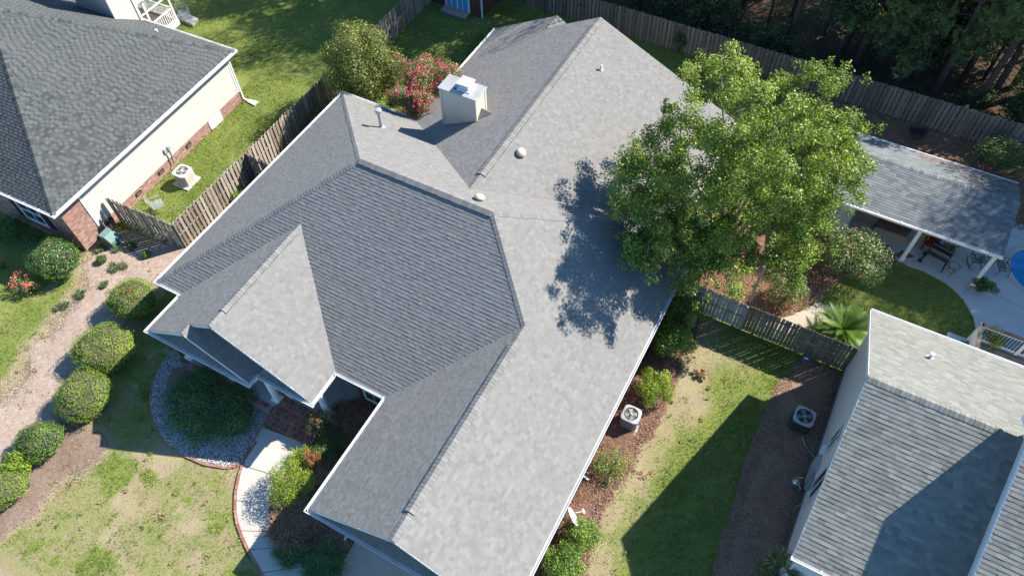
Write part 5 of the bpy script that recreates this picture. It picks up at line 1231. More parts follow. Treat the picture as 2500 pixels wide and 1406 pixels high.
LM = {
 'yew': leafmat('yew_leaf', [(0, lin(0.110, 0.184, 0.037)), (.45, lin(0.245, 0.355, 0.054)), (.8, lin(0.415, 0.526, 0.073)), (1, lin(0.587, 0.709, 0.098))], .3),
 'holly': leafmat('holly_leaf', [(0, lin(0.035, 0.096, 0.021)), (.5, lin(0.088, 0.193, 0.035)), (.85, lin(0.210, 0.315, 0.053)), (1, lin(0.525, 0.385, 0.088))], .2, .28, .6),
 'lime': leafmat('lime_leaf', [(0, lin(0.095, 0.162, 0.020)), (.5, lin(0.216, 0.324, 0.034)), (.85, lin(0.365, 0.459, 0.054)), (1, lin(0.513, 0.513, 0.081))], .4),
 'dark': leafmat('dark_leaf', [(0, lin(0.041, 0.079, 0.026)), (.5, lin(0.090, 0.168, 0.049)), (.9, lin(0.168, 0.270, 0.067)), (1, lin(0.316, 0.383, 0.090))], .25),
 'juniper': leafmat('juniper_leaf', [(0, lin(0.049, 0.101, 0.045)), (.6, lin(0.123, 0.224, 0.078)), (1, lin(0.269, 0.403, 0.112))], .25),
 'green': leafmat('shrub_leaf', [(0, lin(0.056, 0.131, 0.022)), (.5, lin(0.140, 0.263, 0.041)), (.85, lin(0.281, 0.423, 0.066)), (1, lin(0.450, 0.544, 0.112))], .35, .35, .5),
 'birch': leafmat('birch_leaf', [(0, lin(.06, .105, .018)), (.3, lin(.145, .225, .034)), (.6, lin(.275, .375, .068)), (.85, lin(.41, .50, .14)), (1, lin(.50, .49, .17))], .38, .42, .5),
 'yellow': leafmat('yellowgreen_leaf', [(0, lin(0.085, 0.116, 0.031)), (.5, lin(0.194, 0.240, 0.054)), (.85, lin(0.326, 0.349, 0.093)), (1, lin(0.496, 0.372, 0.155))], .35, .35, .5),
 'myrtle': leafmat('myrtle_leaf', [(0, lin(0.075, 0.131, 0.041)), (.5, lin(0.160, 0.235, 0.075)), (.85, lin(0.281, 0.346, 0.122)), (1, lin(0.450, 0.281, 0.150))], .3, .35, .5),
 'pink': leafmat('pink_bloom', [(0, lin(.55, .06, .10)), (.5, lin(.68, .13, .17)), (1, lin(.78, .26, .28))], .3, .6, .2, (1, .8, .8)),
 'coral': leafmat('coral_bloom', [(0, lin(.60, .14, .10)), (.5, lin(.75, .24, .17)), (1, lin(.85, .38, .28))], .3, .6, .2, (1, .8, .8)),
 'redtip': leafmat('red_new_leaf', [(0, lin(0.156, 0.072, 0.030)), (.5, lin(0.312, 0.132, 0.060)), (1, lin(0.456, 0.240, 0.120))], .35),
 'brown': leafmat('brown_grass', [(0, lin(0.134, 0.084, 0.049)), (.5, lin(0.333, 0.207, 0.127)), (1, lin(0.633, 0.416, 0.267))], .3, .7, .1),
 'liriope': leafmat('strap_leaf', [(0, lin(0.038, 0.096, 0.035)), (.5, lin(0.096, 0.192, 0.058)), (1, lin(0.230, 0.365, 0.115))], .3, .4, .4),
 'pine': leafmat('pine_needle', [(0, lin(0.065, 0.120, 0.043)), (.5, lin(0.152, 0.229, 0.077)), (.85, lin(0.283, 0.358, 0.131)), (1, lin(0.435, 0.348, 0.162))], .25, .45, .4),
 'wood': leafmat('wood_leaf', [(0, lin(0.024, 0.053, 0.024)), (.5, lin(0.060, 0.112, 0.045)), (.9, lin(0.135, 0.210, 0.068)), (1, lin(0.330, 0.180, 0.045))], .3, .4, .4),
 'sago': leafmat('sago_leaf', [(0, lin(0.022, 0.066, 0.011)), (.5, lin(0.061, 0.138, 0.020)), (1, lin(0.176, 0.264, 0.044))], .25, .45, .25),
 'fan': leafmat('fan_leaf', [(0, lin(0.039, 0.072, 0.026)), (.5, lin(0.104, 0.156, 0.058)), (.85, lin(0.247, 0.299, 0.143)), (1, lin(0.546, 0.494, 0.312))], .3, .4, .5),
 'purple': leafmat('purple_leaf', [(0, lin(.02, .01, .02)), (1, lin(.08, .04, .07))], .2)}
def stems(root, c, z, r, n=5, mat='bark', rad=.02):
    mb = MB()
    for i in range(n):
        a = 6.283*i/n+random.uniform(-.4, .4); mb.tube([(c.x+.05*math.cos(a), c.y+.05*math.sin(a), 0), (c.x+r*.3*math.cos(a), c.y+r*.3*math.sin(a), z*.45), (c.x+r*.62*math.cos(a+.2), c.y+r*.62*math.sin(a+.2), z*.85)], [rad, rad*.75, rad*.4], 5)
    return mb.build('stem', M[mat], root)
def flowers(root, C, N, frac, mat, size, z_pref=.5, name='blossom'):
    n = max(4, int(len(C)*frac)); zs = C[:, 2]; p = np.exp((zs-zs.min())/(np.ptp(zs)+1e-6)*3*z_pref); idx = RNG.choice(len(C), n//14+1, p=p/p.sum(), replace=False)
    D, E_ = [], []
    for i in idx:
        k_ = 14; D.append(C[i]+N[i]*.05+RNG.normal(size=(k_, 3))*np.array([.06, .06, .07])); E_.append(rdirs(k_))
    D = np.concatenate(D); return leafmesh(name, D, unit(np.concatenate(E_)+np.array([0, 0, .6])), size, .9, RNG.random(len(D)), LM[mat], root)
def clipped(name, label, u, v, wpx, hpx, h, mat='yew', leaf=.05, dens=800, e=2.6, sprig=None, group=None, ysc=None):
    """a sheared shrub: leaves over a rounded-box body"""
    c = G(u, v, h*.5); k = ppm(c); rx = wpx/2/k; ry = (ysc or hpx/2/k*1.0)
    t = thing(name, label, 'shrub', (c.x, c.y, 0), 0, group); sq = 1/e
    def body(d, s=1.0):
        q = np.abs(d)**e; f = (q.sum(1))**(-sq); p = d*f[:, None]
        lump = 1+.24*(fbm(d[:, 0]*1.9+c.x*1.7, d[:, 1]*1.9+d[:, 2]*1.6+c.y*1.3, 1.2, 3)-.5)*2
        return np.stack([c.x+p[:, 0]*rx*s*lump, c.y+p[:, 1]*ry*s*lump, h*.5+p[:, 2]*h*.5*s*lump], 1)
    n = int((rx*ry*3.2+2*(rx+ry)*h)*dens); d = rdirs(n); d[:, 2] = np.abs(d[:, 2])*1.15-.25; d = unit(d)
    s = 1.0-.17*RNG.random(n)**1.4+RNG.uniform(.04, .2, n)*(RNG.random(n) > .94)*(fbm(d[:, 0]*3+c.x, d[:, 1]*3+c.y, 1.5, 2) > .5); C = body(d)*1; ctr = np.array([c.x, c.y, h*.5]); C = ctr+(C-ctr)*s[:, None]
    N = unit(d*.9+RNG.normal(size=(n, 3))*.45+np.array([0, 0, .25]))
    tn = .42+.55*(fbm(C[:, 0]*1.0, C[:, 1]*1.0, 2.2, 3)-.5)*1.6+RNG.normal(0, .17, n)
    m = MB(); nu, nv = 18, 10
    dd = np.array([[math.cos(2*math.pi*i/nu)*math.cos(ph), math.sin(2*math.pi*i/nu)*math.cos(ph), math.sin(ph)] for ph in np.linspace(-.9, 1.5, nv) for i in range(nu)])
    B = body(dd, .86); m.v = [tuple(p) for p in B]
    for j in range(nv-1):
        for i in range(nu): m.f.append((j*nu+i, j*nu+(i+1) % nu, (j+1)*nu+(i+1) % nu, (j+1)*nu+i)); m.t.append(.25)
    m.f.append(tuple((nv-1)*nu+i for i in range(nu))); m.t.append(.25)
    m.build('twig_mass', M['bark'], t)
    leafmesh('crown', C, N, leaf*RNG.uniform(.7, 1.3, n), .55, tn, LM[mat], t)
    if sprig:
        k_ = int(n*.02); i0 = RNG.choice(n, 1)[0]; pz = C[C[:, 2] > h*.75]; q = pz[np.argmin(np.hypot(pz[:, 0]-c.x-rx*.15, pz[:, 1]-c.y-.1))]
        D = q+RNG.normal(size=(120, 3))*np.array([.16, .12, .05])+np.array([0, 0, .06]); leafmesh('sprig', D, unit(RNG.normal(size=(120, 3))+np.array([0, 0, 1])), .07, .5, RNG.random(120), LM[sprig], t)
    return t
def loose(name, label, cat, u, v, wpx, hpx, h, mat, leaf=.06, n=3500, ncl=14, zb=.25, flower=None, ff=.06, fsz=.05, group=None, zc=None, up=.4, asp=.5, stem=True, spread=.62, crown=.34, inner=.35):
    """a natural shrub: several leafy clumps on stems"""
    c = G(u, v, zc if zc is not None else h*.55); k = ppm(c); rx = wpx*1.12/2/k; ry = hpx*1.12/2/k; n = int(n*1.3)
    t = thing(name, label, cat, (c.x, c.y, 0), 0, group); cl = []
    for i in range(ncl):
        a = 6.283*i*.618+RNG.uniform(-.4, .4); rr = math.sqrt((i+.5)/ncl)*spread*1.15; z = h*(1-.45*rr**2)*RNG.uniform(.78, .98)-h*crown*.4; z = max(z, h*zb)
        cl.append(((c.x+rx*rr*math.cos(a), c.y+ry*rr*math.sin(a), z), (rx*crown*RNG.uniform(.8, 1.2), ry*crown*RNG.uniform(.8, 1.2), h*.26*RNG.uniform(.8, 1.2)), n//ncl))
    C, N, K = cloud(cl, inner=inner, nup=up); C[:, 2] = np.maximum(C[:, 2], .03)
    tn = RNG.normal(0, .2, len(C))+.35+.35*RNG.random(ncl)[K]
    leafmesh('crown', C, N, leaf*RNG.uniform(.65, 1.35, len(C)), asp, tn, LM[mat], t)
    if flower: flowers(t, C, N, ff, flower, fsz)
    if stem: stems(t, c, h*.75, (rx+ry)/2, 6, rad=.018+.006*h)
    return t
def tuft_grass(name, label, u, v, wpx, hpx, h, mat, n=2600, nb=7, cat='ornamental grass', zc=.2):
    c = G(u, v, zc); k = ppm(c); rx = wpx/2/k; ry = hpx/2/k; t = thing(name, label, cat, (c.x, c.y, 0))
    b = RNG.normal(size=(nb, 2))*.42*np.array([rx, ry]) if nb > 1 else np.zeros((1, 2)); i = RNG.integers(0, nb, n); a = RNG.uniform(0, 6.283, n); L = h*RNG.uniform(.7, 1.35, n); le = RNG.uniform(.25, .95, n)
    x0 = c.x+b[i, 0]+RNG.normal(0, .06, n); y0 = c.y+b[i, 1]+RNG.normal(0, .06, n); w = .012
    m_ = np.stack([x0+np.cos(a)*L*le*.55, y0+np.sin(a)*L*le*.55, L*.8], 1); e_ = np.stack([x0+np.cos(a)*L*le*1.15, y0+np.sin(a)*L*le*1.15, L*(.95-.5*le)], 1); o = np.stack([-np.sin(a), np.cos(a), 0*a], 1)*w; s_ = np.stack([x0, y0, 0*a+.03], 1)
    V = np.stack([s_-o, s_+o, m_+o, m_-o, e_], 1).reshape(-1, 3); q = np.arange(n)[:, None]*5; F = np.concatenate([q+np.array([[0, 1, 2]]), q+np.array([[0, 2, 3]]), q+np.array([[3, 2, 4]])], 1).reshape(-1, 3)
    np_obj('foliage', V, F, LM[mat], t, np.repeat(np.clip(RNG.normal(.5, .22, n), 0, 1), 3)); return t

# ---- front left clipped row
clipped('clipped_shrub', 'rounded clipped yew with an orange sprig on top, nearest the brick house corner', 322, 735, 122, 106, 1.5, sprig='redtip')
clipped('clipped_shrub', 'largest clipped yew mound, half in the house shadow, second from the house corner', 254, 852, 140, 134, 1.5)
clipped('clipped_shrub', 'clipped yew mound left of the shaded lawn, third from the house corner', 205, 964, 134, 130, 1.4)
clipped('clipped_shrub', 'round glossy shrub beside the dark mulch with a few yellow leaves', 98, 1078, 112, 100, 1.25, 'green', .06, 650, 2.3)
clipped('clipped_shrub', 'clipped green mound cut by the left frame edge', 18, 1190, 92, 105, 1.1)
loose('golden_shrub', 'bright yellow green leafy shrub beside the mound at the left frame edge', 'shrub', 33, 1140, 78, 82, 1.3, 'lime', .09, 1500, 7)
clipped('holly_bush', 'big glossy rounded holly in front of the cream house brick corner', 127, 630, 142, 108, 1.7, 'holly', .075, 520, 2.2)
loose('azalea', 'small leggy shrub with coral flowers on the left lawn edge', 'shrub', 58, 695, 78, 60, .9, 'myrtle', .05, 1300, 8, flower='coral', ff=.22, fsz=.07)
loose('azalea', 'coral flowered shrub cut by the left frame edge below the dark bushes', 'shrub', -4, 640, 40, 70, .9, 'myrtle', .05, 700, 5, flower='coral', ff=.2, fsz=.06)
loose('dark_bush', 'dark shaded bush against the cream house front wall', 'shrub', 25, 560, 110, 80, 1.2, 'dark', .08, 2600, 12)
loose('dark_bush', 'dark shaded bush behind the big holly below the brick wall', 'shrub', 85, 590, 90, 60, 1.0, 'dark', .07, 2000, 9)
for u, v, w, lb in ((248, 633, 24, 'tiny clipped ball shrub nearest the brick house corner bed'), (321, 600, 22, 'tiny clipped ball shrub below the green utility cabinet'), (357, 620, 20, 'tiny clipped ball shrub at the end of the fence shadow stripes')):
    clipped('ball_shrub', lb, u, v, w, w+2, .42, 'green', .04, 1400, 2.1)
for u, v, lb in ((272, 655, 'wispy pale green weed tuft beside the tiny ball shrub'), (282, 600, 'wispy weed tuft in front of the utility cabinet'), (240, 605, 'small green weed tuft beside the brick corner'), (248, 690, 'pale weed tuft in the straw bed above the clipped yews'), (192, 712, 'flat weed tuft in the straw bed below the big holly'), (300, 650, 'thin weed tuft in the straw bed near the brick house corner'), (150, 745, 'weed tuft where the straw bed meets the left lawn')):
    tuft_grass('weed_tuft', lb, u, v, 26, 20, .22, 'fan', 240, 3, 'weed')
# ---- oval bed and entrance bed
loose('juniper', 'dark spreading juniper filling the oval bed inside white gravel', 'shrub', 512, 982, 214, 165, .95, 'juniper', .10, 17000, 46, zb=.3, up=.45, asp=.3, spread=.80, crown=.30, stem=False)
loose('nandina', 'bright green nandina beside the curved concrete walk', 'shrub', 706, 1180, 116, 130, 1.5, 'lime', .075, 3600, 14, asp=.4)
loose('nandina', 'slender reddish nandina in front of the right porch column', 'shrub', 782, 1035, 66, 84, 1.4, 'myrtle', .07, 900, 8, flower='redtip', ff=.5, fsz=.06)
loose('nandina', 'reddish tipped nandina above the bright green one', 'shrub', 762, 1118, 60, 46, 1.1, 'redtip', .06, 700, 6)
tuft_grass('brown_fountain_grass', 'fuzzy brown ornamental grass between the walk and the garage corner', 722, 1285, 150, 130, .55, 'brown', 6500, 16)
tuft_grass('liriope', 'dark green strap leaf clump beside the lower walk joint', 706, 1345, 70, 60, .42, 'liriope', 1500, 5, 'plant')
tuft_grass('liriope', 'green strap leaf clump left of the driveway corner', 790, 1365, 110, 80, .5, 'liriope', 2600, 8, 'plant')
tuft_grass('liriope', 'tall grassy clump at the foot of the bright nandina', 742, 1118, 50, 40, .5, 'lime', 700, 3, 'plant')
tuft_grass('brown_fountain_grass', 'dim brown ornamental grass in the shade under the porch eave', 868, 1010, 120, 90, .6, 'brown', 4500, 12)
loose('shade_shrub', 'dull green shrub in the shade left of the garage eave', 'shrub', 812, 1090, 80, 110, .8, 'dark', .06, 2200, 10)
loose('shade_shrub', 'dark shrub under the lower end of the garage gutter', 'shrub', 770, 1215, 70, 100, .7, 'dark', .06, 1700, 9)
# ---- right side bed
loose('viburnum', 'tall dark green shrub below the bleached gate', 'shrub', 1668, 762, 108, 96, 2.0, 'green', .085, 4200, 16)
loose('viburnum', 'dark green shrub against the right eave of the brick house', 'shrub', 1640, 830, 116, 100, 1.7, 'green', .085, 4200, 16)
loose('laurel', 'light green rounded shrub above the grey air conditioner', 'shrub', 1598, 945, 96, 108, 1.3, 'lime', .08, 3000, 14)
loose('thin_shrub', 'thin straggly shrub on the mulch below the grey air conditioner', 'shrub', 1492, 1132, 96, 104, 1.0, 'green', .07, 1200, 13, inner=.2)
loose('hedge_shrub', 'large bushy green shrub under the satellite dish', 'shrub', 1418, 1305, 104, 96, 1.3, 'green', .07, 3800, 14)
loose('hedge_shrub', 'large bushy green shrub at the bottom of the right mulch bed', 'shrub', 1375, 1375, 120, 110, 1.3, 'green', .07, 5200, 18)
loose('weed_patch', 'dry brown weed clump on the right lawn edge', 'weed', 1712, 912, 40, 30, .25, 'brown', .08, 350, 5, stem=False)
# ---- back yard right
loose('pittosporum', 'pale green rounded shrub on the reddish backyard bed', 'shrub', 1922, 706, 98, 92, 1.4, 'myrtle', .07, 4200, 16)
loose('crepe_myrtle', 'grey green crepe myrtle with few pink blooms before the pavilion', 'shrub', 2086, 622, 172, 150, 2.4, 'myrtle', .085, 7500, 26, flower='pink', ff=.012, fsz=.06)
loose('bright_bush', 'bright yellow green bush under the right edge of the leafy tree', 'shrub', 1950, 610, 120, 100, 1.7, 'lime', .07, 4500, 16)
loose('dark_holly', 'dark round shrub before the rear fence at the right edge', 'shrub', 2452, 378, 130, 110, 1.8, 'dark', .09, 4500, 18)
loose('purple_shrub', 'small purple leaved shrub on the pine straw by the rear fence', 'shrub', 2240, 325, 44, 36, .9, 'purple', .09, 600, 6)
loose('fence_vine', 'leafy vine climbing the grey rear fence', 'vine', 1660, 100, 34, 46, 1.5, 'wood', .09, 900, 6)
pp = loose('potted_plant', 'potted trailing plant on the patio below the iron chair', 'potted plant', 2402, 698, 64, 42, .75, 'dark', .07, 1500, 9, flower='redtip', ff=.06)
mb = MB(); c = Vector(pp.location); mb.lathe((c.x, c.y, .06), [(.15, 0), (.2, .3), (.22, .31), (.22, .36)], 16); mb.build('pot', M['taupe'], pp)
hb_ = loose('hanging_basket', 'trailing plant with white flowers on the deck rail corner', 'potted plant', 2420, 832, 60, 56, 1.9, 'lime', .07, 900, 7, zb=.5, flower='coral', ff=.05, stem=False)
mb = MB(); c = Vector(hb_.location); mb.lathe((c.x, c.y, .94), [(.12, 0), (.17, .25), (.19, .26), (.19, .3)], 14); mb.build('pot', M['taupe'], hb_)
# ---- back yard left
loose('grey_bush', 'dusky dark bush beside the brick shed ramp', 'shrub', 1172, 108, 100, 120, 1.7, 'dark', .07, 3200, 14)
loose('fence_ivy', 'green vine at the foot of the brown fence beside the eave', 'vine', 590, 485, 60, 44, .6, 'green', .06, 900, 7, zc=.1, stem=False)
loose('fence_ivy', 'leafy vine along the sunlit fence near the roof corner', 'vine', 742, 290, 120, 60, .8, 'yellow', .06, 1500, 9, zc=.1, stem=False)
def small_tree(name, label, u, v, zc, wpx, hpx, ztop, zbot, mat, n, ncl, leaf, fl=None, ff=.05, low=None, group=None):
    c = G(u, v, zc); k = ppm(c); rx, ry = wpx/2/k, hpx/2/k*1.1; t = thing(name, label, 'tree', (c.x, c.y, 0), 0, group); cl = []
    for i in range(ncl):
        d = rdirs(1)[0]; rr = RNG.uniform(.45, .92); cl.append(((c.x+d[0]*rx*rr, c.y+d[1]*ry*rr, (ztop+zbot)/2+d[2]*(ztop-zbot)/2*rr), (rx*.3, ry*.3, (ztop-zbot)*.17), n//ncl))
    C, N, K = cloud(cl, inner=.25, nup=.3); tn = RNG.normal(0, .2, len(C))+.3+.35*RNG.random(ncl)[K]
    leafmesh('crown', C, N, leaf*RNG.uniform(.6, 1.4, len(C)), .5, tn, LM[mat], t)
    if fl: flowers(t, C, N, ff, fl, .075, .8)
    mb = MB()
    for i in range(5):
        a = 1.257*i; mb.tube([(c.x+.1*math.cos(a), c.y+.1*math.sin(a), 0), (c.x+rx*.25*math.cos(a), c.y+ry*.25*math.sin(a), zbot+.4), (c.x+rx*.6*math.cos(a), c.y+ry*.6*math.sin(a), ztop*.8)], [.06, .045, .015], 6)
    mb.build('trunk', M['bark_pale'], t); return t
small_tree('crepe_myrtle_tree', 'yellow green leafy tree rising behind the left roof corner', 888, 182, 2.4, 200, 190, 5.2, .9, 'yellow', 40000, 60, .10)
small_tree('crepe_myrtle_tree', 'pink flowering crepe myrtle left of the chimney', 1050, 212, 2.6, 205, 165, 4.3, 1.0, 'myrtle', 26000, 46, .09, 'pink', .25)
small_tree('crepe_myrtle_tree', 'low pink flowering branches leaning over the roof valley beside the vent pipe', 1008, 252, 3.2, 150, 84, 4.2, 2.2, 'myrtle', 13000, 30, .085, 'pink', .22)

# ---- the big river birch
BT = thing('river_birch', 'big bright green leafy tree overhanging the right side of the brick roof', 'tree', (-2.4, 23.9, 0))
lobes = [(1762, 190, 8.6, 1.75), (1800, 300, 9.0, 1.9), (2005, 245, 8.6, 1.85), (2040, 330, 7.6, 1.6), (1880, 350, 9.4, 2.1), (1660, 330, 6.6, 1.5), (1590, 430, 6.2, 1.45), (1700, 450, 7.0, 1.7), (1560, 545, 5.4, 1.2), (2040, 430, 6.2, 1.55), (1960, 430, 7.0, 1.8), (1800, 520, 5.6, 1.9), (1930, 525, 4.9, 1.7), (1660, 550, 4.9, 1.4), (1720, 610, 3.8, 1.2), (1850, 620, 3.6, 1.2), (1620, 630, 4.3, .8), (1990, 540, 4.6, 1.3), (2075, 390, 5.4, 1.0), (1610, 510, 5.0, 1.25), (1640, 460, 6.0, 1.3), (1560, 600, 4.5, .8), (1690, 560, 4.4, 1.3), (1600, 380, 5.6, 1.2), (1775, 690, 3.6, .7), (1700, 700, 3.4, .7), (1760, 600, 4.2, 1.4), (1580, 620, 4.6, .9), (1540, 470, 6.0, 1.1), (1940, 640, 3.8, 1.1)]
cl = []
for (u, v, z, r) in lobes:
    z += .8; c = np.array(G(u, v, z)); r *= 1.04; m_ = int(7.5*r*r)
    for i in range(m_):
        d = rdirs(1)[0]; rr = RNG.uniform(.35, .95)*r; q = c+d*rr*np.array([1, 1, .95]); cl.append((q, np.array([.46, .46, .36])*RNG.uniform(.7, 1.3), int(262*RNG.uniform(.7, 1.2))))
    for i in range(int(5*r)):      # twigs reaching out of the lobe
        d = rdirs(1)[0]; d[2] = abs(d[2])*.5 if z > 7 else d[2]*.6-.15; q = c+d*r*RNG.uniform(1.0, 1.22); cl.append((q, np.array([.22, .22, .3]), 40))
C, N, K = cloud(cl, inner=.15, nup=.25, njit=.9)
hz = (C[:, 2]-2.5)/8; tn = RNG.normal(0, .2, len(C))+.18+.30*RNG.random(len(cl))[K]+.28*fbm(C[:, 0]+5, C[:, 1]+C[:, 2]*.7, .55, 2)
leafmesh('crown', C, N, .098*RNG.uniform(.6, 1.4, len(C)), .66, tn, LM['birch'], BT)
tk = MB(); 
for i, (u, v, z, r) in enumerate(lobes):
    c = Vector(G(u, v, z+.8)); b = Vector((-2.4+.25*math.cos(i*2.1), 23.9+.25*math.sin(i*2.1), 0)); mid = b.lerp(c, .45)+Vector((0, 0, z*.14)); tk.tube([b, b.lerp(mid, .5)+Vector((.05, 0, .2)), mid, c, c+Vector((0, 0, r*.5))], [.12 if i < 4 else .08, .10 if i < 4 else .06, .06, .03, .01], 7)
tk.build('trunk', M['bark_pale'], BT)

# ---- sago and fan palm
def frond_plant(name, label, u, v, zc, R_, h, n, mat, cat='palm'):
    c = G(u, v, zc); t = thing(name, label, cat, (c.x, c.y, 0)); mb = MB(); mb.lathe((c.x, c.y, 0), [(.2, 0), (.22, h*.5), (.16, h*.7)], 10); mb.build('trunk', M['bark'], t)
    for i in range(n):
        a = i*2.399+random.uniform(-.2, .2); el = math.radians(18+62*(i/n)); L = R_*random.uniform(.85, 1.1); pts = []; tf = random.uniform(.15, .9)
        for j in range(15):
            s = j/14; pts.append(Vector((c.x+math.cos(a)*L*s*math.cos(el*(1-.35*s)), c.y+math.sin(a)*L*s*math.cos(el*(1-.35*s)), h*.65+L*(math.sin(el)*s-.55*s*s*(1.2-math.sin(el)*.6)))))
        f = MB(); f.tube(pts[::2], [.014, .012, .011, .01, .008, .006, .003, .002], 4, .3)
        for j in range(2, 15):
            for k_ in (0, .5):
                jj = min(j+k_, 14); p = pts[int(jj)].lerp(pts[min(int(jj)+1, 14)], jj % 1); d = (pts[min(int(jj)+1, 14)]-pts[int(jj)-1]).normalized(); o = d.cross(Z); o = o.normalized() if o.length > 1e-3 else X; ll = .26*math.sin(math.pi*(.12+.84*jj/14))*1.1
                for s in (-1, 1):
                    e_ = p+o*s*ll*.86+d*ll*.45+Z*.06*ll; f.add([p-d*.03, p+d*.03, e_], [(0, 1, 2)], min(1, max(0, tf+random.uniform(-.12, .12))))
        f.build('frond', LM[mat], t, fix=False)
    return t
frond_plant('sago_palm', 'spiky green sago palm between the dark fence and the oval lawn', 2062, 800, .7, 1.6, .6, 34, 'sago')
fp = G(1893, 1412, 1.0); FPt = thing('fan_palm', 'fan palm fronds at the bottom edge beside the gabled house corner', 'palm', (fp.x, fp.y, 0))
mb = MB(); mb.tube([(fp.x, fp.y, 0), (fp.x, fp.y, 1.2)], [.14, .11], 10); mb.build('trunk', M['bark'], FPt)
for i in range(13):
    a = i*2.399; el = math.radians(25+50*((i*7) % 13)/13); L = .7; st_ = Vector((fp.x, fp.y, 1.15)); q = st_+Vector((math.cos(a)*math.cos(el), math.sin(a)*math.cos(el), math.sin(el)))*L; d = (q-st_).normalized(); o = d.cross(Z).normalized(); nn = o.cross(d)
    f = MB(); f.tube([st_, q], [.014, .01], 5, .3)
    for j in range(26):
        b = (j/25-.5)*4.3; dd = d*math.cos(b)+o*math.sin(b); l_ = .62*(1-.12*abs(b)); e_ = q+dd*l_-Z*.18*l_*random.uniform(.4, 1.4); m_ = q+dd*l_*.6+nn*.02; w = dd.cross(nn).normalized()*.024
        f.add([q, m_-w, e_, m_+w], [(0, 1, 2, 3)], random.uniform(.2, 1))
    f.build('frond', LM['fan'], FPt, fix=False)

# ---- woods behind the back fence
def pine(label, x, y, h, zlow, rr, seed, group='pines in the dark woods behind the back fence'):
    rnd = np.random.default_rng(seed); t = thing('pine_tree', label, 'tree', (x, y, 0), 0, group)
    mb = MB(); lx, ly = rnd.uniform(-.4, .4, 2); mb.tube([(x, y, -.05), (x+lx*.4, y+ly*.4, h*.4), (x+lx, y+ly, h*.75), (x+lx, y+ly, h)], [.2, .16, .09, .02], 10, .5); 
    pts, dirs = [], []; z = zlow
    while z < h:
        f = (z-zlow)/(h-zlow); L = rr*(1-.75*f)*rnd.uniform(.65, 1.15)
        for _ in range(3):
            a = rnd.uniform(0, 6.283); d = np.array([math.cos(a), math.sin(a), .12+.3*f]); p0 = np.array([x+lx*.8, y+ly*.8, z]); mb.tube([tuple(p0), tuple(p0+d*L*.5+np.array([0, 0, -.05*L])), tuple(p0+d*L)], [.035, .025, .008], 4, .4, False)
            m_ = int(9*L)+4
            for s in rnd.uniform(.35, 1.05, m_):
                pts.append(p0+d*L*s+rnd.normal(size=3)*np.array([.28, .28, .18])); dirs.append(d*.7+rnd.normal(size=3)*.5+np.array([0, 0, .25]))
        z += rnd.uniform(.45, .8)
    mb.build('trunk', M['bark'], t)
    Pn = np.array(pts); Dn = unit(np.array(dirs)); k_ = 26; n = len(Pn)*k_; Pn = np.repeat(Pn, k_, 0); Dn = np.repeat(Dn, k_, 0); d = unit(Dn*.55+rnd.normal(size=(n, 3))*.6); L = rnd.uniform(.16, .3, n)[:, None]; o = unit(np.cross(d, rnd.normal(size=(n, 3))))*.016
    V = np.stack([Pn-o, Pn+o, Pn+d*L], 1).reshape(-1, 3); np_obj('crown', V, np.arange(3*n).reshape(-1, 3), LM['pine'], t, np.repeat(np.clip(rnd.normal(.45, .22, len(pts)), 0, 1), k_)+rnd.normal(0, .08, n)); return t
LBL = 'tall pine in the dark woods behind the back fence'
pa = pine(LBL, -3.9, 41.3, 15.5, 7.5, 2.5, 1); pb_ = pine(LBL, 4.7, 40.9, 14, 5.2, 2.6, 2); pc = pine(LBL, 7.5, 41.2, 13, 4.6, 2.4, 3)
pd2 = pine(LBL, 2.6, 40.5, 12.5, 3.0, 3.0, 4); pe = pine(LBL, 6.8, 40.3, 12.0, 3.4, 2.8, 5)
def put(src, x, y, s, r):
    o = dup(src, (x, y, 0), r, LBL); o.scale = (s, s, s); return o
for src, x, y, s, r in ((pd2, 9.6, 40.6, 1.0, 2.0), (pe, .2, 41.6, 1.05, 3.1), (pd2, 4.9, 43.5, 1.1, 4.2), (pe, 8.6, 43.5, 1.1, 1.2), (pa, -11.4, 41.8, 1.0, 1.0), (pa, -13.3, 43.6, 1.08, 2.1), (pb_, -7.3, 43.0, 1.05, .7), (pc, -.8, 42.6, 1.0, 2.6), (pb_, 5.9, 42.6, .95, 3.9), (pa, 1.6, 44.5, .95, 4.4), (pb_, -18.5, 41.8, 1.15, 5.0), (pa, -22.5, 43.5, 1.1, 3.0), (pb_, -26, 41.5, 1.12, 1.4), (pa, -30.5, 43.0, 1.12, 5.5), (pc, -16, 45.5, 1.3, .3), (pb_, -35.5, 42.5, 1.12, 2.2), (pa, -41, 43.5, 1.1, .9), (pc, 3.0, 47.5, 1.15, 1.8), (pc, 10.5, 44.5, 1.0, 4.9), (pb_, -24, 47.5, 1.2, 2.8), (pa, -8.8, 47, 1.1, 3.3), (pb_, 15.5, 41.5, .95, 1.1), (pa, 19.5, 42.5, 1.1, 2.5), (pb_, 23, 42, 1.2, 4.1), (pc, 16.8, 44.5, 1.1, 5.6), (pa, 22.5, 40, 1.1, .4), (pb_, 27, 41, 1.2, 3.0)): put(src, x, y, s, r)
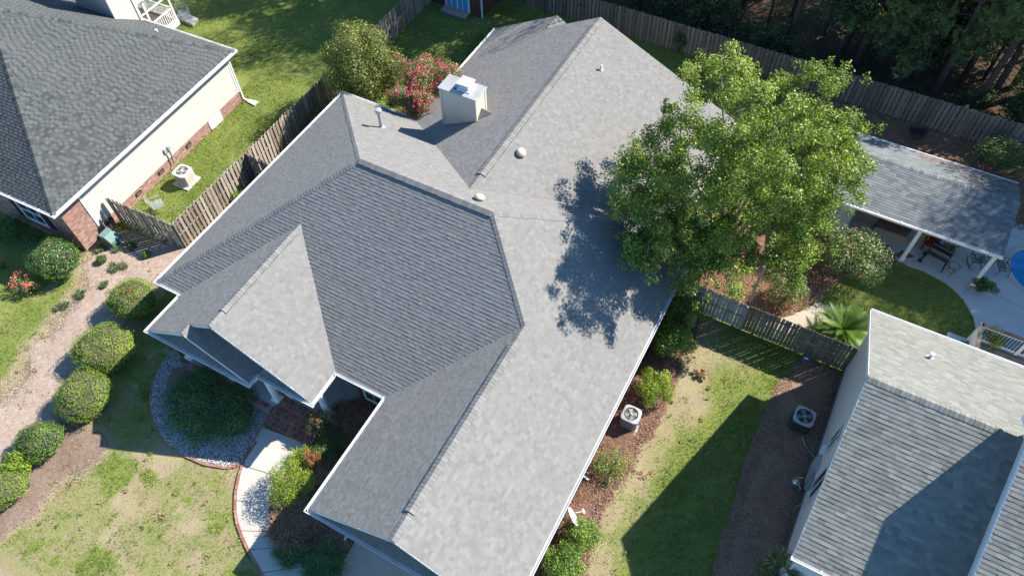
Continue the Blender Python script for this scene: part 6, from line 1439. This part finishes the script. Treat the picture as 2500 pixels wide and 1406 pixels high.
def wood_tree(label, x, y, h, r, n, seed, group='leafy understory trees behind the back fence', mat='wood', zb=.15):
    global RNG
    keep = RNG; RNG = np.random.default_rng(seed); t = thing('leafy_tree', label, 'tree', (x, y, 0), 0, group); cl = []
    for i in range(22):
        d = rdirs(1)[0]; rr = RNG.uniform(.3, .9); cl.append(((x+d[0]*r*rr, y+d[1]*r*rr, h*(.5+zb/2)+d[2]*h*(.5-zb/2)*rr*.95), (r*.36, r*.36, h*.13), n//22))
    C, N, K = cloud(cl, inner=.3); leafmesh('crown', C, N, .13*RNG.uniform(.6, 1.4, len(C)), .55, RNG.normal(0, .2, len(C))+.25+.4*RNG.random(22)[K], LM[mat], t)
    mb = MB(); mb.tube([(x, y, 0), (x+.1, y, h*.5), (x, y+.1, h*.9)], [.11, .08, .02], 8, .4)
    for i in range(6): a = i*1.05; mb.tube([(x, y, h*.35), (x+r*.6*math.cos(a), y+r*.6*math.sin(a), h*(.5+.05*i))], [.05, .012], 5, .4)
    mb.build('trunk', M['bark'], t); RNG = keep; return t
LB2 = 'dark leafy understory tree behind the back fence'
w1 = wood_tree(LB2, -1.0, 41.0, 7.0, 1.9, 5000, 11); w2 = wood_tree(LB2, 2.2, 40.4, 6.4, 1.8, 5000, 12); w3 = wood_tree(LB2, -9.3, 40.0, 2.6, 1.4, 2600, 13)
def put2(src, x, y, s, r):
    o = dup(src, (x, y, 0), r, LB2); o.scale = (s, s, s)
for src, x, y, s, r in ((w3, -5.8, 39.6, .8, .5), (w3, -16.5, 39.8, 1.3, 1.5), (w3, -13, 40.2, 1.0, 2.2), (w1, -20.5, 40.2, 1.1, 3.1), (w2, -24.5, 40.0, 1.25, 4.4), (w1, -29, 41.5, 1.3, .8), (w2, -33.5, 41, 1.35, 2.0), (w3, 8.9, 40.2, 1.0, 2.9), (w2, -1.5, 45.5, 1.5, 1.0), (w1, 5.0, 45.5, 1.4, 2.0), (w2, 9.0, 46.5, 1.5, 3.0), (w1, 1.6, 50, 1.6, 4.2), (w2, 7, 50.5, 1.7, 5.1), (w1, 16.5, 40.5, 1.4, 2.4), (w3, -3.0, 39.5, .7, 4.1), (w3, 12.5, 40.0, 1.5, 5.0), (w1, -6.5, 46, 1.5, 5.3), (w2, -12.5, 46.5, 1.5, .1)): put2(src, x, y, s, r)

w4 = wood_tree(LB2, -10.0, 43.5, 15.0, 3.0, 17000, 14, zb=.42)
for x, y, s, r in ((-16.5, 43.0, 1.05, 1.0), (-21.5, 41.8, 1.0, 2.0), (-27.5, 42.5, 1.05, 3.0), (-33.0, 43.5, 1.1, 4.0), (-38.5, 42.5, 1.1, 5.0), (-4.5, 44.5, 1.05, 1.7), (0.5, 46.0, 1.0, 2.7), (5.0, 48.5, .7, 3.7), (8.5, 49.5, .7, 4.7), (-8, 51, 1.3, .4), (-14, 49.5, 1.2, 5.4), (-1.5, 51.5, 1.3, 2.2), (-8.9, 41.0, 1.08, .9), (16.9, 41.4, 1.08, 1.2), (18.9, 40.8, 1.2, .4), (20.6, 41.5, 1.38, 3.1), (23.2, 40.7, 1.45, 5.3), (26.0, 41.3, 1.45, 4.1), (29, 40.5, 1.45, .6), (16.6, 41.5, .95, 2.2), (20, 42.0, .9, .9), (23.5, 42.0, .9, 1.9), (27, 42, .9, 2.9), (31, 38.5, 1.25, 1.1), (30, 42, .95, 5.2), (-29.5, 41.0, 1.2, .7), (-21.2, 40.8, 1.2, 2.7), (-17.2, 41.2, 1.15, 3.7), (-37.5, 41.2, 1.2, 5.7), (-41.5, 41, 1.2, .2), (3.5, 54, .8, 1.5), (9.5, 54, .8, 2.5), (18.5, 43.0, 1.1, 5.0)): put2(w4, x, y, s, r)
for x, y, s, r in ((1.0, 42.5, .9, 2.5), (7.0, 43.5, 1.0, 1.1), (4.2, 43.5, 1.1, 4.0), (-5.5, 42.5, .8, 3.0), (-10.5, 44, 1.2, .9), (10.5, 42, .9, 5.2), (-2.2, 43.5, 1.0, 3.3)): put2(w1, x, y, s, r)
for x, y, s, r in ((-9.0, 41.5, 1.2, .2), (-7.5, 40.3, 1.0, 1.8), (-11, 40.5, 1.0, 2.8), (-4.2, 40.2, .9, 3.6), (3.4, 42.0, 1.2, 4.4), (6.8, 40.1, .7, 5.3), (0.3, 43.8, 1.4, .7), (9.8, 41.5, 1.2, 1.6), (5.4, 44, 1.3, 2.6), (2.6, 45.8, 1.5, 3.4)): put2(w3, x, y, s, r)

# ---- small weeds in the lawns, needles on the pavilion roof
def weeds(label, x0, x1, y0, y1, n, mat, seed, sz=.055):
    rnd = np.random.default_rng(seed); x = rnd.uniform(x0, x1, n); y = rnd.uniform(y0, y1, n); m = np.ones(n, bool)
    for b in BEDS:
        if b not in (P_STRAW, P_MULCHL): m &= ~inpoly(x, y, b)
    x, y = x[m], y[m]; k_ = rnd.integers(8, 34, len(x)); X_ = np.repeat(x, k_); Y_ = np.repeat(y, k_); R_ = np.repeat(rnd.uniform(.03, .13, len(x)), k_); n_ = len(X_)
    C = np.stack([X_+rnd.normal(size=n_)*R_, Y_+rnd.normal(size=n_)*R_, rnd.uniform(.02, .1, n_)], 1); N = unit(rnd.normal(size=(n_, 3))*.5+np.array([0, 0, 1.]))
    o = leafmesh('weeds', C, N, sz*rnd.uniform(.6, 1.4, n_), .6, rnd.normal(.5, .25, n_), LM[mat], None); return tag(o, label, 'weeds', kind='stuff')
weeds('small broad leaved weeds dotted over the front lawn and straw bed', -32, -11, -1, 12, 150, 'lime', 21)
weeds('dark low weeds in the patchy front lawn', -30, -11, -1, 9, 110, 'green', 22)
weeds('small weeds along the lawn strip beside the right mulch bed', -2.5, 3, 5, 20, 60, 'green', 23)
weeds('fallen brown leaves on the lawns around the brick house', -31, 4, 0, 24, 170, 'brown', 24, .07)
n = 420; x = np.concatenate([RNG.normal(7.9, .7, n//2), RNG.uniform(4.5, 8.9, n-n//2)]); y = RNG.uniform(VR+.05, VB-.05, n); y[n//2:] = VB-.05-np.abs(RNG.normal(0, .35, n-n//2)); x = np.clip(x, 4, 8.95); y = np.clip(y, VR+.05, VB-.04)
z = VZ-(y-VR)*(VZ-VE)/(VB-VR)+.022; a = RNG.uniform(0, 6.28, n); L = RNG.uniform(.05, .13, n); o_ = np.stack([-np.sin(a), np.cos(a), 0*a], 1)*.009; d = np.stack([np.cos(a), np.sin(a), -np.sin(a)*(VZ-VE)/(VB-VR)], 1)*L[:, None]; c = np.stack([x, y, z], 1)
tag(np_obj('pine_needles', np.stack([c-d-o_, c+d-o_, c+d+o_, c-d+o_], 1).reshape(-1, 3), np.arange(4*n).reshape(-1, 4), M['chip_r'], tint=RNG.random(n)), 'reddish pine needles lying on the pavilion roof', 'litter', kind='stuff')
